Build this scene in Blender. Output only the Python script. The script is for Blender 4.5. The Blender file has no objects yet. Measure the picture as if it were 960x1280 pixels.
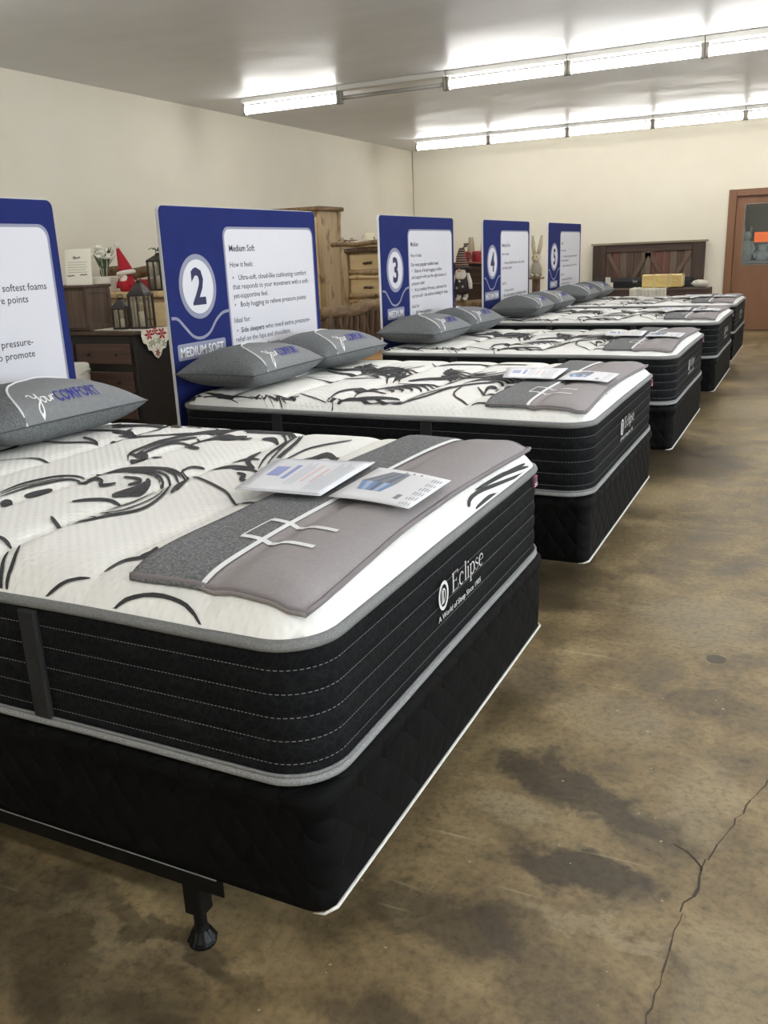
import bpy, math, random
from mathutils import Vector, Matrix, noise
random.seed(7)
sc = bpy.context.scene
col = sc.collection

# ------------------------------------------------------------------ camera
F_PX = 1083.49
CAM = Vector((0.757, -1.2074, 1.4712))
YAW, PITCH, ROLL = math.radians(26.3537), math.radians(16.6324), math.radians(-2.3653)
fw = Vector((-math.sin(YAW)*math.cos(PITCH), math.cos(YAW)*math.cos(PITCH), -math.sin(PITCH)))
rt = Vector((math.cos(YAW), math.sin(YAW), 0)); up = rt.cross(fw)
r2 = math.cos(ROLL)*rt + math.sin(ROLL)*up
u2 = -math.sin(ROLL)*rt + math.cos(ROLL)*up
cd = bpy.data.cameras.new('camera'); cam = bpy.data.objects.new('camera', cd); col.objects.link(cam)
cd.sensor_fit = 'AUTO'; cd.sensor_width = 36.0; cd.lens = 36.0*F_PX/1280.0
cd.clip_start = 0.02; cd.clip_end = 200
M3 = Matrix((r2, u2, -fw)).transposed()
cam.matrix_world = Matrix.Translation(CAM) @ M3.to_4x4()
sc.camera = cam

# ------------------------------------------------------------------ world + exposure
w = bpy.data.worlds.new('world'); sc.world = w; w.use_nodes = True
w.node_tree.nodes['Background'].inputs[0].default_value = (0.86, 0.92, 1.0, 1)
w.node_tree.nodes['Background'].inputs[1].default_value = 8.3
sc.view_settings.view_transform = 'Standard'; sc.view_settings.look = 'None'
sc.view_settings.gamma = 1.0; sc.view_settings.use_curve_mapping = False
sc.view_settings.exposure = 0.0
TUBE_STRENGTH = 21.0      # brightness of every fluorescent tube in the room
# daylight comes in through the shop windows of the right-hand wall
WINDOWS = [(-3.5, -.3), (.3, 3.5), (4.1, 7.3)]; WZ0, WZ1 = .7, 2.7

# ------------------------------------------------------------------ material helpers
def lin(c):
    return tuple(((v/255)/12.92 if v/255 <= .04045 else ((v/255+.055)/1.055)**2.4) for v in c) + (1,)
MATS = {}
class NT:
    def __init__(self, name):
        self.m = bpy.data.materials.new(name); self.m.use_nodes = True
        self.t = self.m.node_tree; self.b = self.t.nodes['Principled BSDF']
        self.out = self.t.nodes['Material Output']
    def n(self, typ, **kw):
        nd = self.t.nodes.new(typ)
        for k, v in kw.items():
            if k.startswith('_'): nd.inputs[k[1:]].default_value = v
            else: setattr(nd, k, v)
        return nd
    def l(self, a, b): self.t.links.new(a, b)
    def coords(self, scale=(1,1,1), kind='Object', rot=(0,0,0)):
        tc = self.n('ShaderNodeTexCoord'); mp = self.n('ShaderNodeMapping')
        mp.inputs['Scale'].default_value = scale; mp.inputs['Rotation'].default_value = rot
        self.l(tc.outputs[kind], mp.inputs[0]); return mp.outputs[0]
    def ramp(self, fac, stops):
        r = self.n('ShaderNodeValToRGB'); e = r.color_ramp.elements
        while len(e) < len(stops): e.new(.5)
        for el, (p, c) in zip(e, stops): el.position = p; el.color = c
        self.l(fac, r.inputs[0]); return r.outputs[0]
    def bump(self, h, strength, dist=.01):
        b = self.n('ShaderNodeBump', _Strength=strength, _Distance=dist)
        self.l(h, b.inputs['Height']); self.l(b.outputs[0], self.b.inputs['Normal']); return b
    def base(self, c): self.b.inputs['Base Color'].default_value = c
    def rough(self, r): self.b.inputs['Roughness'].default_value = r
def mat(name, c, rough=.7, c2=None, ns=20, stretch=(1,1,1), bump=0, bs=None, spec=.5, metal=0, det=4, lo=.35, hi=.7, kind='Object'):
    if name in MATS: return MATS[name]
    N = NT(name); N.base(lin(c)); N.rough(rough)
    N.b.inputs['Specular IOR Level'].default_value = spec; N.b.inputs['Metallic'].default_value = metal
    if c2 or bump:
        co = N.coords(stretch, kind)
        nz = N.n('ShaderNodeTexNoise', _Scale=ns, _Detail=det); N.l(co, nz.inputs[0])
        if c2: N.l(N.ramp(nz.outputs[0], [(lo, lin(c)), (hi, lin(c2))]), N.b.inputs['Base Color'])
        if bump:
            if bs: nz = N.n('ShaderNodeTexNoise', _Scale=bs, _Detail=3); N.l(co, nz.inputs[0])
            N.bump(nz.outputs[0], bump, .005)
    MATS[name] = N.m; return N.m
def wood(name, c, c2, ring=30, stretch=(1,1,.06), rough=.55, bump=.25, knots=None):
    if name in MATS: return MATS[name]
    N = NT(name); N.rough(rough)
    co = N.coords(stretch)
    nz = N.n('ShaderNodeTexNoise', _Scale=ring, _Detail=5, _Distortion=.6); N.l(co, nz.inputs[0])
    colr = N.ramp(nz.outputs[0], [(.3, lin(c)), (.5, lin([(a+b)/2 for a, b in zip(c, c2)])), (.7, lin(c2))])
    if knots:
        co2 = N.coords((1,1,.5)); nz2 = N.n('ShaderNodeTexNoise', _Scale=6, _Detail=3); N.l(co2, nz2.inputs[0])
        f = N.ramp(nz2.outputs[0], [(.56, (0,0,0,1)), (.68, (1,1,1,1))])
        mx = N.n('ShaderNodeMixRGB'); N.l(f, mx.inputs[0]); N.l(colr, mx.inputs[1]); mx.inputs[2].default_value = lin(knots)
        colr = mx.outputs[0]
    N.l(colr, N.b.inputs['Base Color']); N.bump(nz.outputs[0], bump, .006)
    MATS[name] = N.m; return N.m
def emit(name, c, s):
    N = NT(name); N.base(c); N.b.inputs['Emission Color'].default_value = c; N.b.inputs['Emission Strength'].default_value = s
    MATS[name] = N.m; return N.m

# ------------------------------------------------------------------ mesh helpers
class MB:
    def __init__(s): s.v = []; s.f = []; s.mi = []; s.cur = 0
    def add(s, vs, fs):
        o = len(s.v); s.v += [tuple(v) for v in vs]
        for f in fs: s.f.append(tuple(i+o for i in f)); s.mi.append(s.cur)
        return s
    def box(s, x0, x1, y0, y1, z0, z1, M=None, bev=0):
        if bev > 0:      # box with chamfered edges
            b = min(bev, (x1-x0)/2.01, (y1-y0)/2.01, (z1-z0)/2.01); vs = []; idx = {}
            for ix in (0,1):
                for iy in (0,1):
                    for iz in (0,1):
                        X = (x0,x1)[ix]; Y = (y0,y1)[iy]; Z = (z0,z1)[iz]
                        dx = b if ix == 0 else -b; dy = b if iy == 0 else -b; dz = b if iz == 0 else -b
                        for k, p in enumerate(((X,Y+dy,Z+dz),(X+dx,Y,Z+dz),(X+dx,Y+dy,Z))):
                            idx[ix,iy,iz,k] = len(vs); vs.append(p)
            g = lambda a,bb,c,k: idx[a,bb,c,k]
            fs = [[g(0,0,0,0),g(0,0,1,0),g(0,1,1,0),g(0,1,0,0)],[g(1,0,0,0),g(1,1,0,0),g(1,1,1,0),g(1,0,1,0)],
                  [g(0,0,0,1),g(1,0,0,1),g(1,0,1,1),g(0,0,1,1)],[g(0,1,0,1),g(0,1,1,1),g(1,1,1,1),g(1,1,0,1)],
                  [g(0,0,0,2),g(0,1,0,2),g(1,1,0,2),g(1,0,0,2)],[g(0,0,1,2),g(1,0,1,2),g(1,1,1,2),g(0,1,1,2)]]
            for a in (0,1):
                for c in (0,1):
                    fs.append([g(a,c,0,0),g(a,c,1,0),g(a,c,1,1),g(a,c,0,1)])
                    fs.append([g(a,0,c,0),g(a,1,c,0),g(a,1,c,2),g(a,0,c,2)])
                    fs.append([g(0,a,c,1),g(1,a,c,1),g(1,a,c,2),g(0,a,c,2)])
                    for d in (0,1): fs.append([g(a,c,d,0),g(a,c,d,1),g(a,c,d,2)])
        else:
            vs = [(x,y,z) for x in (x0,x1) for y in (y0,y1) for z in (z0,z1)]
            fs = [(0,1,3,2),(4,6,7,5),(0,4,5,1),(2,3,7,6),(0,2,6,4),(1,5,7,3)]
        if M is not None: vs = [M @ Vector(v) for v in vs]
        return s.add(vs, fs)
    def tube(s, pts, r, n=8, closed=False, cap=True, flat=1.0):
        pts = [Vector(p) for p in pts]; m = len(pts)
        rs = r if isinstance(r, (list, tuple)) else [r]*m
        rings = []; prev = None
        for i, p in enumerate(pts):
            a = pts[(i-1) % m] if (closed or i > 0) else p
            b = pts[(i+1) % m] if (closed or i < m-1) else p
            t = (b-a).normalized()
            ref = Vector((0,0,1)) if abs(t.z) < .9 else (prev if prev is not None and abs(prev.dot(t)) < .9 else Vector((1,0,0)))
            x = t.cross(ref).normalized(); y = x.cross(t).normalized()
            prev = y
            rings.append([p + (x*math.cos(2*math.pi*k/n) + y*flat*math.sin(2*math.pi*k/n))*rs[i] for k in range(n)])
        vs = [v for R in rings for v in R]; fs = []
        for i in range(m if closed else m-1):
            j = (i+1) % m
            for k in range(n): fs.append((i*n+k, i*n+(k+1) % n, j*n+(k+1) % n, j*n+k))
        if cap and not closed:
            fs.append(tuple(range(n))[::-1]); fs.append(tuple((m-1)*n+k for k in range(n)))
        return s.add(vs, fs)
    def lathe(s, prof, n=16, c=(0,0,0), sx=1, sy=1):
        vs = []; fs = []
        for r, z in prof:
            for k in range(n):
                a = 2*math.pi*k/n; vs.append((c[0]+r*sx*math.cos(a), c[1]+r*sy*math.sin(a), c[2]+z))
        for i in range(len(prof)-1):
            for k in range(n): fs.append((i*n+k, i*n+(k+1) % n, (i+1)*n+(k+1) % n, (i+1)*n+k))
        fs.append(tuple(range(n))[::-1]); fs.append(tuple((len(prof)-1)*n+k for k in range(n)))
        return s.add(vs, fs)
    def ball(s, c, r, n=14, m=9, sc3=(1,1,1), jit=0):
        vs = [(c[0], c[1], c[2]-r*sc3[2])]; fs = []
        for i in range(1, m):
            ph = math.pi*i/m
            for k in range(n):
                a = 2*math.pi*k/n; q = 1+(random.random()-.5)*jit
                vs.append((c[0]+r*sc3[0]*q*math.sin(ph)*math.cos(a), c[1]+r*sc3[1]*q*math.sin(ph)*math.sin(a), c[2]-r*sc3[2]*q*math.cos(ph)))
        vs.append((c[0], c[1], c[2]+r*sc3[2])); L = len(vs)-1
        for k in range(n):
            fs.append((0, 1+(k+1) % n, 1+k)); fs.append((L, 1+(m-2)*n+k, 1+(m-2)*n+(k+1) % n))
        for i in range(m-2):
            for k in range(n): fs.append((1+i*n+k, 1+i*n+(k+1) % n, 1+(i+1)*n+(k+1) % n, 1+(i+1)*n+k))
        return s.add(vs, fs)
    def prism(s, pts, fn0, fn1):     # outline list -> two caps through functions + side
        n = len(pts); vs = [fn0(p) for p in pts] + [fn1(p) for p in pts]
        fs = [tuple(range(n))[::-1], tuple(range(n, 2*n))] + [(i, (i+1) % n, n+(i+1) % n, n+i) for i in range(n)]
        return s.add(vs, fs)
    def log(s, a, b, r, n=9, wob=.12, seg=7, seed=0):
        a = Vector(a); b = Vector(b); rnd = random.Random(seed); pts = []; rs = []
        for i in range(seg+1):
            t = i/seg; e = r*.35
            pts.append(a.lerp(b, t) + Vector((rnd.uniform(-e, e), rnd.uniform(-e, e), rnd.uniform(-e, e)))*(1 if 0 < i < seg else .3))
            rs.append(r*(1+rnd.uniform(-wob, wob)))
        return s.tube(pts, rs, n)
    def build(s, name, mats, parent=None, smooth=False, loc=None):
        me = bpy.data.meshes.new(name); me.from_pydata(s.v, [], s.f)
        ms = mats if isinstance(mats, (list, tuple)) else [mats]
        for m in ms: me.materials.append(m)
        if len(ms) > 1: me.polygons.foreach_set('material_index', s.mi)
        if smooth: me.polygons.foreach_set('use_smooth', [True]*len(me.polygons))
        me.update()
        o = bpy.data.objects.new(name, me); col.objects.link(o)
        if parent: o.parent = parent
        if loc: o.location = loc
        return o
def tag(o, label=None, cat=None, group=None, kind=None):
    if label: o['label'] = label
    if cat: o['category'] = cat
    if group: o['group'] = group
    if kind: o['kind'] = kind
    return o
def empty(name, loc=(0,0,0), rz=0, label=None, cat=None, group=None):
    o = bpy.data.objects.new(name, None); col.objects.link(o); o.location = loc; o.rotation_euler = (0,0,rz)
    o.empty_display_size = .1
    return tag(o, label, cat, group)
def copy_tree(o, parent=None):
    c = o.copy(); col.objects.link(c); c.parent = parent
    for ch in list(o.children): copy_tree(ch, c)
    return c
def fbox(name, m, parent, *a, bev=.004, **kw):
    return MB().box(*a, bev=bev, **kw).build(name, m, parent)

# ------------------------------------------------------------------ lettering (flat print), converted in one batch
TXT = {}
def prep_text(strings):
    objs = []
    for key in strings:
        s, off = key
        cu = bpy.data.curves.new('lettering', 'FONT'); cu.body = s; cu.size = 1.0; cu.resolution_u = 2; cu.offset = off
        o = bpy.data.objects.new('lettering', cu); col.objects.link(o); objs.append((key, o, cu))
    bpy.context.view_layer.update(); dg = bpy.context.evaluated_depsgraph_get()
    for key, o, cu in objs:
        me = bpy.data.meshes.new_from_object(o.evaluated_get(dg))
        TXT[key] = ([tuple(v.co) for v in me.vertices], [tuple(p.vertices) for p in me.polygons])
        bpy.data.objects.remove(o); bpy.data.curves.remove(cu); bpy.data.meshes.remove(me)
def put_text(mb, s, fn, size, off=0, x=0, y=0, width=None, align='l', hx=1.0):
    vs, fs = TXT[(s, off)]
    x1 = max(v[0] for v in vs); x0 = min(v[0] for v in vs)
    kx = size*hx if width is None else width/(x1-x0)
    ox = x - x0*kx if align == 'l' else (x - x1*kx if align == 'r' else x - (x0+x1)/2*kx)
    mb.add([fn(ox+v[0]*kx, y+v[1]*size) for v in vs], fs)
def strip(mb, pts, wd, fn, taper=True, sub=4):
    # smooth ribbon through 2-d points, width wd(t); fn maps (x, y) -> 3-d point
    P = [Vector((p[0], p[1])) for p in pts]; n = len(P); Q = []
    for i in range(n-1):
        p0 = P[max(0, i-1)]; p1 = P[i]; p2 = P[i+1]; p3 = P[min(n-1, i+2)]
        for k in range(sub):
            t = k/sub
            Q.append(.5*((2*p1)+(p2-p0)*t+(2*p0-5*p1+4*p2-p3)*t*t+(3*p1-p0-3*p2+p3)*t**3))
    Q.append(P[-1]); m = len(Q); vs = []; fs = []
    for i, q in enumerate(Q):
        d = Q[min(m-1, i+1)]-Q[max(0, i-1)]
        if d.length < 1e-9: d = Vector((1, 0))
        nn = Vector((-d.y, d.x)).normalized(); t = i/(m-1)
        h = wd/2*((.25+.75*math.sin(math.pi*min(1, max(0, t)))**.6) if taper else 1)
        vs.append(fn(*(q+nn*h))); vs.append(fn(*(q-nn*h)))
    for i in range(m-1): fs.append((2*i, 2*i+1, 2*i+3, 2*i+2))
    mb.add(vs, fs)
def circle_pts(cx, cy, rx, ry, n=40): return [(cx+rx*math.cos(2*math.pi*k/n), cy+ry*math.sin(2*math.pi*k/n)) for k in range(n)]
def rrect(x0, x1, y0, y1, r, n=5):
    o = []
    for cx, cy, a in ((x1-r, y1-r, 0), (x0+r, y1-r, 90), (x0+r, y0+r, 180), (x1-r, y0+r, 270)):
        for k in range(n+1):
            t = math.radians(a+90*k/n); o.append((cx+r*math.cos(t), cy+r*math.sin(t)))
    return o

# ------------------------------------------------------------------ materials
M_wall = mat('wall_paint', (228,222,206), .75, c2=(223,216,199), ns=1.2, bump=.04, bs=60, spec=.3)
def floor_mat():
    N = NT('stained_concrete'); 
    tc = N.n('ShaderNodeNewGeometry'); pos = tc.outputs['Position']
    def noise(scale, det=6, dist=0, rough=.6):
        z = N.n('ShaderNodeTexNoise', _Scale=scale, _Detail=det, _Distortion=dist, _Roughness=rough); N.l(pos, z.inputs[0]); return z
    big = noise(1.1, 8, .8, .62); mid = noise(4.5, 8, .4, .65); fine = noise(45, 5, 0, .7)
    c = N.ramp(big.outputs[0], [(.33, lin((78,66,48))), (.5, lin((134,115,83))), (.66, lin((180,159,118)))])
    c2 = N.ramp(mid.outputs[0], [(.34, lin((72,61,45))), (.5, lin((136,117,84))), (.66, lin((184,162,120)))])
    mx = N.n('ShaderNodeMixRGB', _Fac=.5); N.l(c, mx.inputs[1]); N.l(c2, mx.inputs[2]); cur = mx.outputs[0]
    def combine(cur, fac, colr):
        m = N.n('ShaderNodeMixRGB'); N.l(fac, m.inputs[0]); N.l(cur, m.inputs[1]); m.inputs[2].default_value = colr; return m.outputs[0]
    # old stains with shapes of their own; first two also paint shade by bed
    warp = noise(5, 6, .3); sub = N.n('ShaderNodeVectorMath', operation='SUBTRACT'); N.l(warp.outputs['Color'], sub.inputs[0]); sub.inputs[1].default_value = (.5,.5,.5)
    scl = N.n('ShaderNodeVectorMath', operation='SCALE'); N.l(sub.outputs[0], scl.inputs[0]); scl.inputs['Scale'].default_value = .34
    wp = N.n('ShaderNodeVectorMath', operation='ADD'); N.l(pos, wp.inputs[0]); N.l(scl.outputs[0], wp.inputs[1])
    def blob(cx, cy, rx, ry, rot, colr, amt, soft=.5):
        mp = N.n('ShaderNodeMapping', vector_type='TEXTURE'); mp.inputs['Location'].default_value = (cx, cy, 0); mp.inputs['Rotation'].default_value = (0,0,math.radians(rot)); mp.inputs['Scale'].default_value = (rx, ry, 50)
        N.l(wp.outputs[0], mp.inputs[0])
        ln = N.n('ShaderNodeVectorMath', operation='LENGTH'); N.l(mp.outputs[0], ln.inputs[0])
        f = N.n('ShaderNodeMapRange', interpolation_type='SMOOTHSTEP'); N.l(ln.outputs['Value'], f.inputs[0])
        f.inputs[1].default_value = 1; f.inputs[2].default_value = 1-soft; f.inputs[3].default_value = 0; f.inputs[4].default_value = amt
        return combine(cur, f.outputs[0], colr)
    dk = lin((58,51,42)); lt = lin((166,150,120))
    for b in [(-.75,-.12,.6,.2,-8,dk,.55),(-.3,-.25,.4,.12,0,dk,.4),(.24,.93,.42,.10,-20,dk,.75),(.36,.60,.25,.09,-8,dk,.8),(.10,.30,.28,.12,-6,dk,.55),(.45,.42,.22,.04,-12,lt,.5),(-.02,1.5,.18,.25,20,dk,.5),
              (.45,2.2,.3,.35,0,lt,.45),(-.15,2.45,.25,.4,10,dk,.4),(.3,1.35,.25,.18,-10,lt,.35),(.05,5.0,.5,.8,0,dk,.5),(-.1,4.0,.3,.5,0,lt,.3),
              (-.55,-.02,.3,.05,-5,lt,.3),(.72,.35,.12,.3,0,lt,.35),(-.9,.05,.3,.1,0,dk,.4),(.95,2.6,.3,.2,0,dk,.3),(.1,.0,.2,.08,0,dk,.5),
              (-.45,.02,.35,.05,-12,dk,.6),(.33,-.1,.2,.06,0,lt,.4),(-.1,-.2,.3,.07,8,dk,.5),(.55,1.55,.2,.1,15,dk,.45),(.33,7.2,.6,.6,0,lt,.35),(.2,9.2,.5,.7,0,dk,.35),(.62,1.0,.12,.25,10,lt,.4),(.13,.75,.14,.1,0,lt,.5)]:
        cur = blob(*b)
    warpless = wp
    sp = N.ramp(fine.outputs[0], [(.3,(.45,.45,.45,1)),(.52,(.92,.92,.92,1)),(.8,(1.1,1.1,1.1,1))])
    mu = N.n('ShaderNodeMixRGB', blend_type='MULTIPLY', _Fac=.8); N.l(cur, mu.inputs[1]); N.l(sp, mu.inputs[2]); cur = mu.outputs[0]
    # pale scratches
    sc_ = N.n('ShaderNodeMapping'); sc_.inputs['Scale'].default_value = (3, 26, 1); sc_.inputs['Rotation'].default_value = (0,0,math.radians(-48)); N.l(pos, sc_.inputs[0])
    nz = N.n('ShaderNodeTexNoise', _Scale=1.0, _Detail=2); N.l(sc_.outputs[0], nz.inputs[0])
    cur = combine(cur, N.ramp(nz.outputs[0], [(.68,(0,0,0,1)),(.78,(.4,.4,.4,1))]), lin((190,178,150)))
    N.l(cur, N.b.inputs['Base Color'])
    rr = N.ramp(mid.outputs[0], [(.3,(.38,.38,.38,1)),(.7,(.62,.62,.62,1))]); N.l(rr, N.b.inputs['Roughness'])
    N.bump(fine.outputs[0], .12, .004); N.b.inputs['Specular IOR Level'].default_value = .45
    return N.m
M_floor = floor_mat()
def ceil_mat():
    N = NT('ceiling_paint'); tc = N.n('ShaderNodeNewGeometry'); mp = N.n('ShaderNodeMapping'); mp.inputs['Scale'].default_value = (.5,1.2,1); N.l(tc.outputs['Position'], mp.inputs[0])
    nz = N.n('ShaderNodeTexNoise', _Scale=1.6, _Detail=6, _Roughness=.6); N.l(mp.outputs[0], nz.inputs[0])
    N.l(N.ramp(nz.outputs[0], [(.3, lin((204,204,206))), (.7, lin((222,222,223)))]), N.b.inputs['Base Color'])
    N.l(N.ramp(nz.outputs[0], [(.3, (.3,.3,.3,1)), (.7, (.5,.5,.5,1))]), N.b.inputs['Roughness'])
    n2 = N.n('ShaderNodeTexNoise', _Scale=9, _Detail=4); N.l(tc.outputs['Position'], n2.inputs[0]); N.bump(n2.outputs[0], .12, .01)
    return N.m
M_ceil = ceil_mat()
M_tube = emit('lit_tube', (1.0, .99, .962, 1), TUBE_STRENGTH)
M_deadtube = mat('dead_tube', (150,148,142), .25)
M_fixture = mat('fixture_enamel', (205,203,196), .4)
M_socket = mat('socket', (120,116,108), .5)
def quilt_mat():
    N = NT('white_knit_quilt'); N.base(lin((241,240,236))); N.rough(.9); N.b.inputs['Specular IOR Level'].default_value = .2
    co = N.coords((1,1,0)); 
    a = N.n('ShaderNodeTexWave', wave_type='BANDS', bands_direction='DIAGONAL', _Scale=22, _Distortion=1.2); a.inputs['Detail'].default_value = 1; N.l(co, a.inputs[0])
    co2 = N.coords((1,-1,0)); b = N.n('ShaderNodeTexWave', wave_type='BANDS', bands_direction='DIAGONAL', _Scale=22, _Distortion=1.2); N.l(co2, b.inputs[0])
    ad = N.n('ShaderNodeMath', operation='MULTIPLY'); N.l(a.outputs['Fac'], ad.inputs[0]); N.l(b.outputs['Fac'], ad.inputs[1])
    N.bump(ad.outputs[0], .22, .005); return N.m
M_quilt = quilt_mat()
def damask():
    N = NT('charcoal_damask'); N.rough(.8); N.b.inputs['Specular IOR Level'].default_value = .12
    co = N.coords(); v = N.n('ShaderNodeTexVoronoi', _Scale=46, feature='DISTANCE_TO_EDGE'); N.l(co, v.inputs[0])
    N.l(N.ramp(v.outputs[0], [(.02, lin((26,27,29))), (.12, lin((17,18,20)))]), N.b.inputs['Base Color'])
    nz = N.n('ShaderNodeTexNoise', _Scale=500); N.l(co, nz.inputs[0])
    N.bump(v.outputs[0], .25, .004); return N.m
M_border = damask()
M_strap = mat('strap_weave', (20,21,22), .8, c2=(30,31,33), ns=220, bump=.3)
M_tape = mat('grey_edge_tape', (112,113,113), .7, c2=(136,137,137), ns=300, bump=.4)
M_tape2 = mat('pale_edge_tape', (122,123,124), .7, c2=(160,161,162), ns=300, bump=.4)
def stitch_mat():
    N = NT('stitching_thread'); N.base(lin((150,151,151))); N.rough(.7); return N.m
M_stitch = stitch_mat()
M_swirl = mat('swirl_knit', (46,46,48), .85, c2=(66,66,68), ns=160)
def found_mat():
    N = NT('black_quilted_cover'); N.rough(.75); N.base(lin((9,9,10))); N.b.inputs['Specular IOR Level'].default_value = .12
    co = N.coords((1,1,1), rot=(math.radians(45),math.radians(45),0)); v = N.n('ShaderNodeTexWave', _Scale=5.5, wave_type='BANDS', bands_direction='Z'); N.l(co, v.inputs[0])
    co2 = N.coords((1,1,1), rot=(math.radians(-45),math.radians(-45),0)); v2 = N.n('ShaderNodeTexWave', _Scale=5.5, wave_type='BANDS', bands_direction='Z'); N.l(co2, v2.inputs[0])
    mn = N.n('ShaderNodeMath', operation='MINIMUM'); p1 = N.n('ShaderNodeMath', operation='POWER'); p1.inputs[1].default_value = .35; p2 = N.n('ShaderNodeMath', operation='POWER'); p2.inputs[1].default_value = .35
    N.l(v.outputs['Fac'], p1.inputs[0]); N.l(v2.outputs['Fac'], p2.inputs[0]); N.l(p1.outputs[0], mn.inputs[0]); N.l(p2.outputs[0], mn.inputs[1])
    N.bump(mn.outputs[0], .45, .008); return N.m
M_found = found_mat()
M_white = mat('white_tape', (214,213,208), .6)
M_blackmetal = mat('black_metal', (9,9,10), .5, spec=.25)
M_blackplastic = mat('black_plastic', (10,10,11), .4, spec=.3)
M_melange = mat('melange_grey', (92,93,95), .9, c2=(132,133,134), ns=170, stretch=(1,1,1), bump=.25, lo=.38, hi=.66)
M_melange_d = mat('melange_dark', (86,89,90), .9, c2=(112,115,116), ns=150, bump=.25, lo=.38, hi=.66)
M_taupe = mat('taupe_cloth', (152,146,147), .85, c2=(146,140,141), ns=90, bump=.06)
M_pillow = mat('pillow_grey', (128,129,131), .85, c2=(120,121,123), ns=60, bump=.06)
M_cord = mat('white_cord', (226,226,226), .7)
M_letterblue = mat('letter_blue', (52,56,134), .7)
M_letterwhite = mat('letter_white', (232,232,232), .7)
M_blue = mat('sign_blue', (33,43,102), .8, c2=(30,40,96), ns=6, bump=.03, spec=.15)
M_foam = mat('sign_foam_edge', (214,213,214), .6)
M_panel = mat('sign_white', (211,210,216), .7, bump=.03, ns=5)
M_signgrey = mat('sign_grey', (138,140,160), .7)
M_print = mat('print_dark', (48,48,60), .7)
M_navyprint = mat('print_navy', (34,37,78), .7)
M_paper = mat('paper_white', (226,226,230), .5)
M_gloss = mat('sleeve_plastic', (226,227,232), .35)
M_logowhite = mat('logo_thread', (214,214,212), .7)
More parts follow.
